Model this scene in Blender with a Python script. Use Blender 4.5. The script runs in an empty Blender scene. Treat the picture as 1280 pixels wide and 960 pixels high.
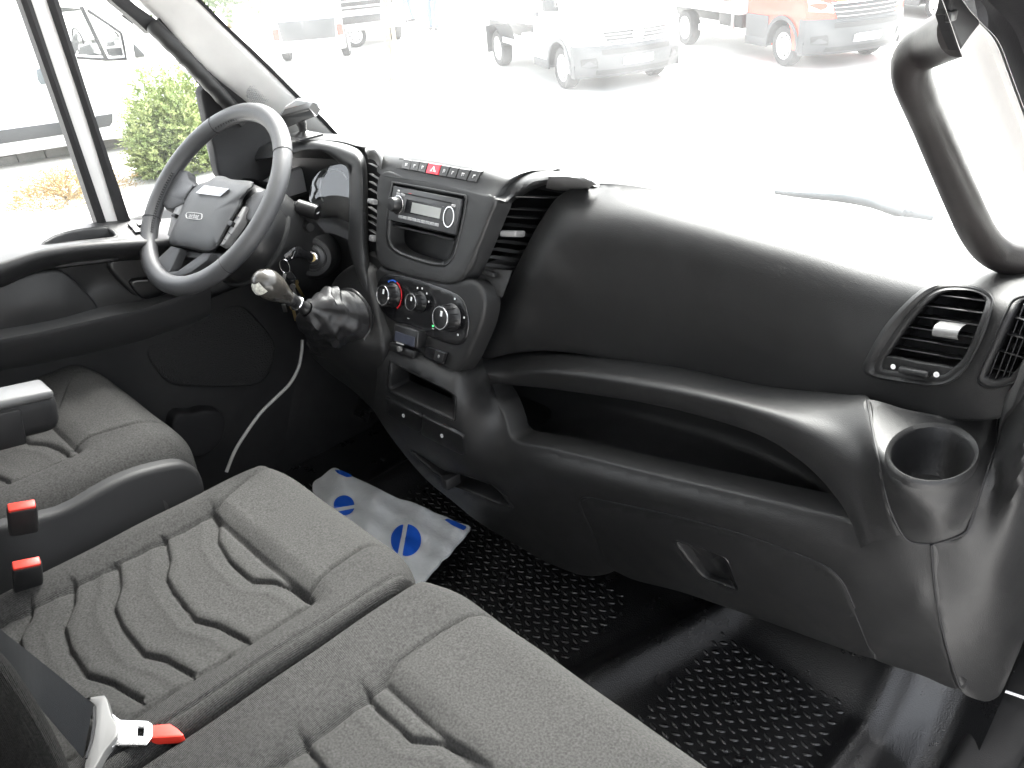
import bpy, bmesh, math, random
import numpy as np
from math import sin, cos, pi, radians, sqrt, atan2
from mathutils import Vector, Matrix, geometry

random.seed(7); RNG = np.random.default_rng(7)
S = bpy.context.scene
COL = S.collection

# ------------------------------------------------------------------ camera, sky, sun, exposure
CAM_POS = np.array([1.0, -0.95, 1.30])          # photographer stands in the open passenger doorway
YAW, PITCH, ROLL, FPX = radians(48), radians(-29.5), radians(5), 1050.0
_f = np.array([-sin(YAW)*cos(PITCH), cos(YAW)*cos(PITCH), sin(PITCH)])
_r = np.array([cos(YAW), sin(YAW), 0.0]); _u = np.cross(_r, _f)
CR = _r*cos(ROLL) - _u*sin(ROLL); CU = _u*cos(ROLL) + _r*sin(ROLL); CF = _f
cd = bpy.data.cameras.new('camera'); cam = bpy.data.objects.new('camera', cd); COL.objects.link(cam)
cd.sensor_width = 36.0; cd.lens = FPX/1280*36.0; cd.clip_start = 0.02; cd.clip_end = 2000
cam.matrix_world = Matrix(((CR[0], CU[0], -CF[0], CAM_POS[0]), (CR[1], CU[1], -CF[1], CAM_POS[1]),
                           (CR[2], CU[2], -CF[2], CAM_POS[2]), (0, 0, 0, 1)))
S.camera = cam

SUN_EL, SUN_AZ = radians(52), radians(-28)       # azimuth measured from +y (straight ahead), negative = to the left
W = bpy.data.worlds.new('World'); S.world = W; W.use_nodes = True
nt = W.node_tree; nt.nodes.clear()
wo = nt.nodes.new('ShaderNodeOutputWorld'); bg = nt.nodes.new('ShaderNodeBackground')
sk = nt.nodes.new('ShaderNodeTexSky'); sk.sky_type = 'NISHITA'; sk.sun_disc = False
sk.sun_elevation = SUN_EL; sk.sun_rotation = SUN_AZ; sk.dust_density = 6.0; sk.air_density = 1.0; sk.ozone_density = 1.0
hs = nt.nodes.new('ShaderNodeHueSaturation'); hs.inputs['Saturation'].default_value = 0.22   # overcast: nearly colourless
nt.links.new(sk.outputs[0], hs.inputs['Color']); nt.links.new(hs.outputs[0], bg.inputs[0]); nt.links.new(bg.outputs[0], wo.inputs[0])
bg.inputs[1].default_value = 0.13
sl = bpy.data.lights.new('sun', 'SUN'); so = bpy.data.objects.new('sun', sl); COL.objects.link(so)
sl.energy = 1.5; sl.angle = radians(18); sl.color = (1.0, 0.97, 0.93)
sd = Vector((sin(SUN_AZ)*cos(SUN_EL), cos(SUN_AZ)*cos(SUN_EL), sin(SUN_EL)))
so.rotation_euler = sd.to_track_quat('Z', 'Y').to_euler(); so.location = (0, 0, 30)
S.view_settings.view_transform = 'Standard'; S.view_settings.look = 'None'
S.view_settings.gamma = 1.0; S.view_settings.use_curve_mapping = False
S.view_settings.exposure = 3.35
try:
    S.cycles.use_denoising = True; S.cycles.max_bounces = 10; S.cycles.diffuse_bounces = 5; S.cycles.glossy_bounces = 4
    S.cycles.transparent_max_bounces = 12; S.cycles.transmission_bounces = 6
    S.cycles.sample_clamp_indirect = 6.0; S.cycles.caustics_reflective = False; S.cycles.caustics_refractive = False
except Exception: pass

# ------------------------------------------------------------------ measuring: sight lines met with real planes of the cab
def ray(u, v): return CF + CR*((u-640)/FPX) - CU*((v-480)/FPX)
def on(axis, u, v, val):
    d = ray(u, v); return CAM_POS + d*((val-CAM_POS[axis])/d[axis])
def ox(u, v, x): return on(0, u, v, x)
def oy(u, v, y): return on(1, u, v, y)
def oz(u, v, z): return on(2, u, v, z)
def op(u, v, n, d):                                # plane n.p = d
    r = ray(u, v); n = np.array(n, float); return CAM_POS + r*((d-CAM_POS@n)/(r@n))
def px(P):
    d = np.asarray(P)-CAM_POS; z = d@CF; return np.array([640+FPX*(d@CR)/z, 480-FPX*(d@CU)/z])

# ------------------------------------------------------------------ materials
MATS = {}
def mat(name, col, rough=0.5, metal=0.0, bump=None, spec=0.5, var=0.0, vscale=30, rvar=0.0, coat=0, sheen=0, trans=0, emit=0, nodes=None):
    m = bpy.data.materials.new(name); m.use_nodes = True; t = m.node_tree; b = t.nodes['Principled BSDF']
    b.inputs['Base Color'].default_value = (*col, 1); b.inputs['Roughness'].default_value = rough
    b.inputs['Metallic'].default_value = metal; b.inputs['Specular IOR Level'].default_value = spec
    if coat: b.inputs['Coat Weight'].default_value = coat
    if sheen: b.inputs['Sheen Weight'].default_value = sheen; b.inputs['Sheen Roughness'].default_value = 0.4
    if trans: b.inputs['Transmission Weight'].default_value = trans
    if emit: b.inputs['Emission Color'].default_value = (*col, 1); b.inputs['Emission Strength'].default_value = emit
    g = t.nodes.new('ShaderNodeNewGeometry'); P = g.outputs['Position']
    def noise(sc, det=3, ro=.55):
        n = t.nodes.new('ShaderNodeTexNoise'); n.inputs['Scale'].default_value = sc; n.inputs['Detail'].default_value = det
        n.inputs['Roughness'].default_value = ro; t.links.new(P, n.inputs['Vector']); return n.outputs['Fac']
    def maprange(fac, a, b_):
        r = t.nodes.new('ShaderNodeMapRange'); r.inputs[1].default_value = .25; r.inputs[2].default_value = .75
        r.inputs[3].default_value = a; r.inputs[4].default_value = b_; t.links.new(fac, r.inputs[0]); return r.outputs[0]
    if var:
        mx = t.nodes.new('ShaderNodeMix'); mx.data_type = 'RGBA'; mx.blend_type = 'MULTIPLY'; mx.inputs[0].default_value = 1
        mx.inputs[6].default_value = (*col, 1); f = maprange(noise(vscale, 4), 1-var, 1+var)
        cc = t.nodes.new('ShaderNodeCombineColor')
        for i in range(3): t.links.new(f, cc.inputs[i])
        t.links.new(cc.outputs[0], mx.inputs[7]); t.links.new(mx.outputs[2], b.inputs['Base Color'])
    if rvar:
        t.links.new(maprange(noise(14, 5, .65), rough-rvar, rough+rvar), b.inputs['Roughness'])
    if bump:
        kind, sc, st, dist = bump
        bp = t.nodes.new('ShaderNodeBump'); bp.inputs['Strength'].default_value = st; bp.inputs['Distance'].default_value = dist
        if kind == 'noise': h = noise(sc, 2)
        elif kind == 'grain':
            vo = t.nodes.new('ShaderNodeTexVoronoi'); vo.inputs['Scale'].default_value = sc; t.links.new(P, vo.inputs['Vector']); h = vo.outputs['Distance']
        elif kind == 'weave':
            a = t.nodes.new('ShaderNodeTexWave'); a.bands_direction = 'X'; c = t.nodes.new('ShaderNodeTexWave'); c.bands_direction = 'Y'
            for w_ in (a, c):
                w_.inputs['Scale'].default_value = sc; w_.inputs['Distortion'].default_value = .6; w_.inputs['Detail'].default_value = 1; t.links.new(P, w_.inputs['Vector'])
            mm = t.nodes.new('ShaderNodeMath'); mm.operation = 'ADD'; t.links.new(a.outputs['Fac'], mm.inputs[0]); t.links.new(c.outputs['Fac'], mm.inputs[1])
            m2 = t.nodes.new('ShaderNodeMath'); m2.operation = 'ADD'; t.links.new(mm.outputs[0], m2.inputs[0]); t.links.new(noise(900, 2), m2.inputs[1]); h = m2.outputs[0]
        t.links.new(h, bp.inputs['Height']); t.links.new(bp.outputs[0], b.inputs['Normal'])
    MATS[name] = m
    return m

def K(c): return (c, c, c)
M_PLAS = mat('grained_plastic', (.0125, .0125, .0128), .49, spec=.42, bump=('grain', 900, .35, .0006), var=.18, vscale=22, rvar=.06)
M_PLASD = mat('dark_plastic', (.0155, .0155, .016), .54, bump=('grain', 900, .3, .0005), var=.2, rvar=.06)
M_STACK = mat('stack_plastic_lit', (.024, .0245, .025), .45, bump=('grain', 1100, .3, .0005), var=.12, rvar=.04)  # lighter than the dash plastic: light on the tilted stack put into colour
M_GLOSS = mat('gloss_black', (.008, .008, .009), .22, rvar=.05)
M_SATIN = mat('satin_black', (.012, .012, .0125), .34, rvar=.05)
M_PIT = mat('recess_black', (.006, .006, .007), .7)
M_RUBBER = mat('mat_rubber', (.009, .009, .0095), .30, spec=.6, bump=('grain', 420, .5, .0009), rvar=.06)
M_SEAL = mat('door_seal_rubber', (.007, .0065, .008), .65, bump=('noise', 300, .3, .001))
M_FAB = mat('seat_fabric', (.058, .057, .0548), .92, bump=('weave', 330, .9, .0016), spec=.12, var=.55, vscale=340, sheen=.05)
M_FABR = mat('bolster_fabric', (.053, .052, .0502), .92, bump=('weave', 210, 1.0, .002), spec=.12, var=.55, vscale=300, sheen=.05)
M_LEATH = mat('wheel_leather', (.028, .028, .030), .42, bump=('grain', 1500, .35, .0004), rvar=.06)
M_GAIT = mat('gaiter_leather', (.016, .016, .017), .36, bump=('grain', 1300, .5, .0006), rvar=.06)
M_TRIM = mat('pillar_trim', (.70, .695, .685), .5, bump=('noise', 800, .2, .0004), var=.04)
M_CHROME = mat('chrome', (.75, .75, .76), .15, 1.0)
M_STEEL = mat('brushed_steel', (.55, .55, .56), .3, 1.0, rvar=.08)
M_BRASS = mat('brass', (.55, .42, .2), .35, 1.0)
M_BASE = mat('seat_base_plastic', (.010, .010, .0105), .6, spec=.25, bump=('grain', 900, .3, .0005))
M_RED = mat('red_plastic', (.62, .035, .02), .4)
M_HAZ = mat('hazard_red', (.55, .03, .05), .45)
M_WHITE = mat('white_print', (.8, .8, .8), .5)
M_PRINT = mat('grey_print', (.45, .45, .45), .5)
M_BLUEP = mat('blue_print', (.02, .12, .6), .4)
M_REDP = mat('red_print', (.6, .02, .03), .4)
M_LCD = mat('lcd_grey', (.33, .34, .33), .25)
M_LCDD = mat('lcd_dark', (.05, .055, .075), .2)
M_BELT = mat('belt_webbing', (.032, .034, .036), .6, bump=('weave', 500, .6, .0008))
M_TONGUE = mat('tongue_plastic', (.10, .099, .097), .42)
M_BAGW = mat('bag_film', (.62, .64, .65), .24, bump=('noise', 45, .5, .004), rvar=.05)
M_BAGB = mat('bag_blue', (.015, .10, .55), .3)
M_CABLE = mat('grey_cable', (.5, .5, .48), .5)
M_KNOBG = mat('worn_knob', (.040, .037, .033), .25, bump=('noise', 60, .15, .003), var=.2, vscale=90, coat=.3)
M_GREEN = mat('green_lamp', (.05, .8, .15), .4, emit=.4)
M_PAINTW = mat('white_paint', (.78, .78, .78), .3, coat=.4)
M_PAINTO = mat('orange_paint', (.75, .046, .015), .35, coat=.4)
M_CLAD = mat('grey_cladding', (.07, .072, .075), .6, bump=('noise', 90, .3, .002))
M_TYRE = mat('tyre_rubber', (.035, .035, .036), .8, bump=('noise', 60, .5, .004))
M_RIM = mat('wheel_silver', (.6, .6, .6), .4, .3)
M_DARKM = mat('dark_metal', (.03, .03, .032), .5)
M_CGLASS = mat('car_glass', (.015, .018, .018), .08)
M_LAMP = mat('lamp_lens', (.6, .62, .64), .15)
M_GRD = mat('pale_paving', (.52, .515, .50), .9, bump=('noise', 14, .3, .008), var=.08, vscale=1.3)
M_KERB = mat('kerb_concrete', (.27, .265, .25), .9, bump=('noise', 40, .5, .01), var=.2, vscale=6)  # darker concrete carries the kerb's shaded face and the van's shadow
M_BED = mat('bed_gravel', (.60, .58, .53), .95, bump=('noise', 60, .5, .01), var=.12, vscale=18)
M_BARK = mat('bark', (.30, .25, .17), .9, bump=('noise', 40, .8, .02), var=.3)
M_CLOTHR = mat('red_cloth', (.55, .06, .06), .9); M_CLOTHB = mat('blue_cloth', (.10, .14, .2), .9); M_SKIN = mat('skin', (.5, .3, .22), .6); M_HAIR = mat('hair', (.04, .03, .02), .7)
def leafmat(name, a, b):
    m = mat(name, a, .7); t = m.node_tree; bs = t.nodes['Principled BSDF']
    oi = t.nodes.new('ShaderNodeNewGeometry'); n = t.nodes.new('ShaderNodeTexNoise'); n.inputs['Scale'].default_value = 7; n.inputs['Detail'].default_value = 4
    t.links.new(oi.outputs['Position'], n.inputs['Vector']); rp = t.nodes.new('ShaderNodeValToRGB')
    rp.color_ramp.elements[0].position = .35; rp.color_ramp.elements[0].color = (*a, 1); rp.color_ramp.elements[1].position = .65; rp.color_ramp.elements[1].color = (*b, 1)
    t.links.new(n.outputs['Fac'], rp.inputs[0]); t.links.new(rp.outputs[0], bs.inputs['Base Color'])
    bs.inputs['Subsurface Weight'].default_value = 0
    return m
M_LEAF = leafmat('juniper_green', (.14, .20, .065), (.32, .36, .15)); M_DRY = leafmat('dry_foliage', (.26, .17, .07), (.34, .25, .11)); M_LEAFT = leafmat('tree_green', (.06, .1, .03), (.1, .15, .05))

def glassmat(name, tint, haze, gloss=1.0):
    """thin sheet glass: see-through, mirror reflections by angle, and a pale haze mixed in to wash out the view behind"""
    m = bpy.data.materials.new(name); m.use_nodes = True; t = m.node_tree; t.nodes.clear()
    o = t.nodes.new('ShaderNodeOutputMaterial'); tr = t.nodes.new('ShaderNodeBsdfTransparent'); tr.inputs[0].default_value = (*tint, 1)
    gl = t.nodes.new('ShaderNodeBsdfGlossy'); gl.inputs['Roughness'].default_value = .02
    fr = t.nodes.new('ShaderNodeFresnel'); fr.inputs[0].default_value = 1.45
    mu = t.nodes.new('ShaderNodeMath'); mu.operation = 'MULTIPLY'; mu.inputs[1].default_value = gloss; t.links.new(fr.outputs[0], mu.inputs[0])
    m1 = t.nodes.new('ShaderNodeMixShader'); t.links.new(mu.outputs[0], m1.inputs[0]); t.links.new(tr.outputs[0], m1.inputs[1]); t.links.new(gl.outputs[0], m1.inputs[2])
    tl = t.nodes.new('ShaderNodeBsdfTranslucent'); tl.inputs[0].default_value = (.8, .82, .82, 1)
    g = t.nodes.new('ShaderNodeNewGeometry'); n = t.nodes.new('ShaderNodeTexNoise'); n.inputs['Scale'].default_value = 9; n.inputs['Detail'].default_value = 6
    t.links.new(g.outputs['Position'], n.inputs['Vector']); r = t.nodes.new('ShaderNodeMapRange')
    r.inputs[1].default_value = .3; r.inputs[2].default_value = .7; r.inputs[3].default_value = haze*.6; r.inputs[4].default_value = haze*1.4
    t.links.new(n.outputs['Fac'], r.inputs[0]); m2 = t.nodes.new('ShaderNodeMixShader')
    t.links.new(r.outputs[0], m2.inputs[0]); t.links.new(m1.outputs[0], m2.inputs[1]); t.links.new(tl.outputs[0], m2.inputs[2]); t.links.new(m2.outputs[0], o.inputs[0])
    MATS[name] = m; return m
M_WS = glassmat('windscreen_glass', (.93, .96, .95), .038, .6); M_SIDE = glassmat('side_glass', (.93, .95, .94), .015, .6); M_COVER = glassmat('clear_cover', (.8, .82, .82), .01, 3.6)  # pale veil in the glass imitates glare haze over the yard

# ------------------------------------------------------------------ mesh helpers
WL = {}                                            # world position of every object's origin
def tag(o, label=None, cat=None, group=None, kind=None):
    if label: o['label'] = label
    if cat: o['category'] = cat
    if group: o['group'] = group
    if kind: o['kind'] = kind
    return o
def empty(name, loc, label=None, cat=None, group=None):
    o = bpy.data.objects.new(name, None); o.empty_display_size = .05; COL.objects.link(o); o.location = tuple(loc)
    WL[o] = np.array(loc, float); return tag(o, label, cat, group)
class MB:
    def __init__(s): s.v = []; s.f = []; s.mi = []
    def add(s, vf, mi=0):
        v, f = vf; b = len(s.v); s.v += [tuple(map(float, p)) for p in v]; s.f += [tuple(i+b for i in q) for q in f]; s.mi += [mi]*len(f); return s
    def build(s, name, m, parent=None, label=None, smooth=True, kind=None, origin=None, flat=False):
        V = np.array(s.v); c = (V.min(0)+V.max(0))/2 if origin is None else np.array(origin, float)
        me = bpy.data.meshes.new(name); me.from_pydata([tuple(p) for p in V-c], [], s.f)
        for x in (m if isinstance(m, (list, tuple)) else [m]): me.materials.append(x)
        if any(s.mi): me.polygons.foreach_set('material_index', s.mi)
        if smooth: me.polygons.foreach_set('use_smooth', [True]*len(s.f))
        me.update()
        o = bpy.data.objects.new(name, me); COL.objects.link(o); WL[o] = c
        if parent is not None: o.parent = parent; o.location = tuple(c-WL[parent])
        else: o.location = tuple(c)
        if smooth and not flat:
            try: me.set_sharp_from_angle(angle=radians(42))
            except Exception: pass
        if label: o['label'] = label
        if kind: o['kind'] = kind
        return o
def P(name, vf, m, parent=None, **k): return MB().add(vf).build(name, m, parent, **k)

def cr(pts, n, closed=False):
    """Catmull-Rom through pts, n samples spread by arc length"""
    p = np.array(pts, float); k = len(p)
    if k == 2 and not closed: return np.array([p[0]+(p[1]-p[0])*t for t in np.linspace(0, 1, n)])
    if closed: q = np.vstack([p[-1:], p, p[:2]])
    else: q = np.vstack([2*p[0]-p[1], p, 2*p[-1]-p[-2]])
    out = []
    m = 12
    for i in range(len(q)-3):
        a, b, c, d = q[i:i+4]
        for t in np.linspace(0, 1, m, endpoint=False):
            out.append(.5*((2*b)+(c-a)*t+(2*a-5*b+4*c-d)*t*t+(3*b-a-3*c+d)*t**3))
    out.append(q[-2]); out = np.array(out)
    L = np.concatenate([[0], np.cumsum(np.linalg.norm(np.diff(out, axis=0), axis=1))])
    s = np.linspace(0, L[-1], n, endpoint=not closed)
    return np.array([np.interp(s, L, out[:, j]) for j in range(out.shape[1])]).T
def lin(pts, n, closed=False):
    p = np.array(pts, float); p = np.vstack([p, p[:1]]) if closed else p
    L = np.concatenate([[0], np.cumsum(np.linalg.norm(np.diff(p, axis=0), axis=1))])
    s = np.linspace(0, L[-1], n, endpoint=not closed)
    return np.array([np.interp(s, L, p[:, j]) for j in range(p.shape[1])]).T
def gridfaces(nr, nc, cr_=False, cc=False):
    f = []
    for i in range(nr if cr_ else nr-1):
        for j in range(nc if cc else nc-1):
            a, b = i*nc+j, i*nc+(j+1) % nc; i2 = (i+1) % nr
            f.append((a, b, i2*nc+(j+1) % nc, i2*nc+j))
    return f
def loft(rails, nu=40, nv=None, closed=False, capend=False, capstart=False):
    R_ = [cr(r, nu, closed) if len(r) != nu else np.array(r, float) for r in rails]; A = np.array(R_)
    if nv:
        A = np.array([cr(A[:, j], nv) for j in range(nu)]).transpose(1, 0, 2)
    nr = A.shape[0]; f = gridfaces(nr, nu, False, closed)
    if capend: f.append(tuple(range((nr-1)*nu, nr*nu)))
    if capstart: f.append(tuple(reversed(range(nu))))
    return A.reshape(-1, 3), f
def frames(p, up=(0, 0, 1)):
    p = np.array(p, float); T = np.gradient(p, axis=0); T /= np.linalg.norm(T, axis=1)[:, None]+1e-12
    n = np.cross(T[0], np.array(up, float));
    if np.linalg.norm(n) < 1e-4: n = np.cross(T[0], (1, 0, .1))
    n /= np.linalg.norm(n); N = []
    for t in T:
        n = n-t*(n@t); n /= np.linalg.norm(n); N.append(n.copy())
    N = np.array(N); return T, N, np.cross(T, N)
def tube(path, r, ns=12, n=None, closed=False, caps=True, up=(0, 0, 1)):
    p = np.array(path, float)
    if n: p = cr(p, n, closed)
    T, N, B = frames(p, up); k = len(p)
    r = np.atleast_1d(np.array(r, float))
    rx = np.interp(np.linspace(0, 1, k), np.linspace(0, 1, len(r)), r) if r.ndim == 1 else np.interp(np.linspace(0, 1, k), np.linspace(0, 1, len(r)), r[:, 0])
    ry = rx if r.ndim == 1 else np.interp(np.linspace(0, 1, k), np.linspace(0, 1, len(r)), r[:, 1])
    a = np.linspace(0, 2*pi, ns, endpoint=False)
    V = (p[:, None]+N[:, None]*(np.cos(a)[None, :, None]*rx[:, None, None])+B[:, None]*(np.sin(a)[None, :, None]*ry[:, None, None])).reshape(-1, 3)
    f = gridfaces(k, ns, closed, True)
    if caps and not closed: f += [tuple(reversed(range(ns))), tuple(range((k-1)*ns, k*ns))]
    return V, f
def basis(axis, up=(0, 0, 1)):
    a = np.array(axis, float); a /= np.linalg.norm(a); x = np.cross(up, a)
    if np.linalg.norm(x) < 1e-4: x = np.cross((1, 0, 0), a)
    x /= np.linalg.norm(x); return x, np.cross(a, x), a
def lathe(o, axis, prof, ns=28, up=(0, 0, 1), sx=1, sy=1):
    x, y, a = basis(axis, up); t = np.linspace(0, 2*pi, ns, endpoint=False); V = []
    for r, h in prof:
        for k in t: V.append(np.array(o)+a*h+x*(r*sx*cos(k))+y*(r*sy*sin(k)))
    f = gridfaces(len(prof), ns, False, True)
    if prof[0][0] > 1e-6: f.append(tuple(reversed(range(ns))))
    if prof[-1][0] > 1e-6: f.append(tuple(range((len(prof)-1)*ns, len(prof)*ns)))
    return V, f
def box(c, h, ax=None, bev=0.0, seg=2):
    """box with half sizes h, axes ax (three vectors), bevelled edges"""
    bm = bmesh.new(); bmesh.ops.create_cube(bm, size=2)
    for v in bm.verts: v.co = Vector((v.co.x*h[0], v.co.y*h[1], v.co.z*h[2]))
    if bev: bmesh.ops.bevel(bm, geom=list(bm.edges), offset=min(bev, .98*min(h)), segments=seg, profile=.5, affect='EDGES')
    A = np.array(ax if ax is not None else np.eye(3), float); bm.verts.ensure_lookup_table()
    V = [np.array(c)+A[0]*v.co.x+A[1]*v.co.y+A[2]*v.co.z for v in bm.verts]; f = [tuple(v.index for v in q.verts) for q in bm.faces]
    bm.free(); return V, f
def slab(poly, off, bev=0.0):
    """closed polygon (3-D points) given thickness along off; bev rounds the front rim"""
    p = np.array(poly, float); off = np.array(off, float); n = len(p); c = p.mean(0); rings = [p+off]
    if bev:
        nrm = off/np.linalg.norm(off); e = np.roll(p, -1, 0)-np.roll(p, 1, 0); out = np.cross(e, nrm); out /= np.linalg.norm(out, axis=1)[:, None]+1e-9
        if ((p-c)*out).sum() < 0: out = -out
        rings += [p+nrm*bev, p+nrm*bev*.3-out*bev*.3, p-out*bev]
    else: rings += [p]
    V = np.vstack(rings); f = gridfaces(len(rings), n, False, True)
    f += [tuple(reversed(range(n))), tuple(range((len(rings)-1)*n, len(rings)*n))]
    return V, f
def inpoly(pts, poly):
    pts = np.asarray(pts); x, y = pts[:, 0], pts[:, 1]; r = np.zeros(len(pts), bool); p = np.asarray(poly); j = len(p)-1
    for i in range(len(p)):
        c = (p[i, 1] > y) != (p[j, 1] > y)
        with np.errstate(divide='ignore', invalid='ignore'):
            r ^= c & (x < (p[j, 0]-p[i, 0])*(y-p[i, 1])/(p[j, 1]-p[i, 1]+1e-12)+p[i, 0])
        j = i
    return r
def rbf(ctrl, lam=2.5e-4):
    c = np.array(ctrl, float); X = c[:, :2]/400; n = len(c)
    def phi(A, B):
        d2 = ((A[:, None]-B[None])**2).sum(-1); return .5*d2*np.log(d2+1e-9)
    Km = phi(X, X)+np.eye(n)*lam; Q = np.c_[np.ones(n), X]; A = np.block([[Km, Q], [Q.T, np.zeros((3, 3))]])
    w = np.linalg.solve(A, np.concatenate([c[:, 2], np.zeros(3)]))
    return lambda p: phi(np.asarray(p, float)/400, X)@w[:n]+np.c_[np.ones(len(p)), np.asarray(p, float)/400]@w[n:]
def weld(V, F, d=2e-5):
    bm = bmesh.new(); vs = [bm.verts.new(tuple(map(float, p))) for p in V]
    for f in F:
        try: bm.faces.new([vs[i] for i in f])
        except Exception: pass
    bmesh.ops.remove_doubles(bm, verts=bm.verts, dist=d); bmesh.ops.recalc_face_normals(bm, faces=bm.faces); bm.verts.index_update()
    r = [tuple(v.co) for v in bm.verts], [tuple(v.index for v in f.verts) for f in bm.faces]; bm.free(); return r
def lines(*rails, n=30):
    return [tuple(map(float, q)) for r in rails for q in cr(r, n)]
def patch(outline, ctrl, axis=1, step=9, holes=(), rim=.006, back=(0, 1, 0), plane=None, smooth_outline=True, rimdepth=None, nden=None, lam=2.5e-4):
    """free-form panel: boundary as sighted, depth interpolated through measured points; rounded rim turned back"""
    def dens(o):
        L = np.linalg.norm(np.diff(np.vstack([o, o[:1]]), axis=0), axis=1).sum(); n = nden or max(24, int(L/(step*.7)))
        return cr(o, n, True) if smooth_outline else lin(o, n, True)
    O = dens(np.array(outline, float)); H = [dens(np.array(h, float)) for h in holes]
    D = rbf(ctrl, lam) if plane is None else None
    def W3(p2):
        if plane is not None: return np.array([op(u, v, *plane) for u, v in p2])
        return np.array([on(axis, u, v, d) for (u, v), d in zip(p2, D(p2))])
    lo, hi = O.min(0), O.max(0); gx, gy = np.meshgrid(np.arange(lo[0]+step/2, hi[0], step), np.arange(lo[1]+step/2, hi[1], step*.9))
    gx = gx+(np.arange(gx.shape[0]) % 2)[:, None]*step/2; G = np.c_[gx.ravel(), gy.ravel()]; k = inpoly(G, O)
    for h in H: k &= ~inpoly(G, h)
    G = G[k]
    for l in [O]+H:
        if len(G): G = G[np.sqrt(((G[:, None]-l[None])**2).sum(-1)).min(1) > step*.45]
    pts = np.vstack([O]+H+[G]); ed = []; b = 0
    for l in [O]+H:
        n = len(l); ed += [(b+i, b+(i+1) % n) for i in range(n)]; b += n
    vv, _, ff, ov, _, _ = geometry.delaunay_2d_cdt([Vector(p) for p in pts], ed, [], 0, 1e-5)
    vv = np.array([tuple(p) for p in vv]); T = np.array([f for f in ff if len(f) == 3]); cen = vv[T].mean(1); k = inpoly(cen, O)
    for h in H: k &= ~inpoly(cen, h)
    T = T[k]; V = list(W3(vv)); F = [tuple(int(i) for i in t) for t in T]
    if rim:
        back = np.array(back, float); back /= np.linalg.norm(back); dep = rimdepth or rim*2.5
        for l, sgn in [(O, 1)]+[(h, -1) for h in H]:
            e = np.roll(l, -1, 0)-np.roll(l, 1, 0); n2 = np.c_[e[:, 1], -e[:, 0]]; n2 /= np.linalg.norm(n2, axis=1)[:, None]+1e-9
            ar = .5*np.sum(l[:, 0]*np.roll(l[:, 1], -1)-np.roll(l[:, 0], -1)*l[:, 1])
            if ar < 0: n2 = -n2
            base = W3(l); o3 = W3(l+n2*2*sgn)-base; o3 -= np.outer(o3@back, back); o3 /= np.linalg.norm(o3, axis=1)[:, None]+1e-9
            if not np.isfinite(o3).all(): o3 = np.nan_to_num(o3)
            n = len(l); b0 = len(V)
            for th in (0, 30, 60, 90): V += list(base+o3*rim*sin(radians(th))+back*rim*(1-cos(radians(th))))
            V += list(base+o3*rim+back*dep)
            F += [tuple(q+b0 for q in f) for f in gridfaces(5, n, False, True)]
    return weld(V, F)
def sst(e0, e1, x): t = np.clip((x-e0)/(e1-e0), 0, 1); return t*t*(3-2*t)

# ------------------------------------------------------------------ ground and the cab shell
ZG = -0.95
P('ground', ([(-400, -400, ZG), (400, -400, ZG), (400, 400, ZG), (-400, 400, ZG)], [(0, 1, 2, 3)]), M_GRD, smooth=False, kind='structure')

def shell(name, c, h, m, bev=.01, kind='structure', ax=None):
    return P(name, box(c, h, ax, bev), m, kind=kind)
shell('cab_floor', (0, -.35, -.09), (.90, .85, .035), M_PLASD)
shell('cab_rear_wall', (0, -1.34, .72), (.90, .02, .82), M_TRIM)
shell('cab_roof', (0, -.66, 1.60), (.92, .66, .02), M_TRIM)
shell('cab_firewall', (0, .46, .32), (.88, .015, .42), M_PLASD)
shell('hinge_pillar', (.96, .52, .35), (.055, .09, .62), M_SEAL)  # unseen pillar added to keep bright ground off the dash end
shell('cab_side_wall', (-.87, .12, .30), (.012, .36, .42), M_PLASD)

# rubber floor covering: one sheet with ridges, rolled up at the firewall and turned down at the sill
def matz(x, y):
    z = np.zeros_like(x)
    xr = .255+.10*np.clip((y+.1)/.4, -1, 1.3); z += .032*np.exp(-((x-xr)/.042)**2)       # ridge between the two tread fields
    z += .055*np.exp(-((x+.56)/.05)**2)
    z += .22*np.clip((-.60-x)/.2, 0, 1)**1.6*0
    f = np.clip((y-(.15+.05*np.cos((x-.1)*5)))/.25, 0, 1); z += .34*f**1.5                      # toe board
    z += .018*np.exp(-((y-(.14+.05*np.cos((x-.1)*5)))/.022)**2)*sst(-.42, -.36, x)*sst(-.30, -.24, -x)
    z += -.03*np.clip((x-.70)/.05, 0, 1)+.06*np.clip((x-.78)/.05, 0, 1)
    z += .012*np.exp(-((x-.66)/.02)**2)
    return z
gx, gy = np.meshgrid(np.linspace(-.86, .83, 200), np.linspace(-1.2, .44, 190))
fm = empty('floor_covering', (0, -.3, 0), 'glossy black rubber floor mat with raised tread fields and a ridge, under the dashboard', 'floor mat')
V = np.c_[gx.ravel(), gy.ravel(), matz(gx, gy).ravel()]
P('rubber_sheet', (V, gridfaces(*gx.shape)), M_RUBBER, fm)
tm = MB()
def lozenge(x, y, a, l, w, h):
    z = float(matz(np.array(x), np.array(y))); ca, sa = cos(a), sin(a); V = []
    for sc, hh in ((1, 0), (.72, h), ):
        for k in range(8):
            t = 2*pi*k/8; qx, qy = l*sc*cos(t)*abs(cos(t))**.3, w*sc*sin(t); V.append((x+qx*ca-qy*sa, y+qx*sa+qy*ca, z+hh-.0005))
    tm.add((V, gridfaces(2, 8, False, True)+[tuple(range(8, 16))]))
for (x0, x1, y0, y1) in ((-.50, .17, -.42, .09), (.36, .64, -.42, .14)):
    j = 0; y = y0
    while y < y1:
        x = x0+(j % 2)*.0135
        while x < x1-.08*max(0, y)*2:
            lozenge(x, y, .55 if (j % 2) else -.35, .0100, .0042, .0024); x += .027
        y += .0145; j += 1
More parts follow.
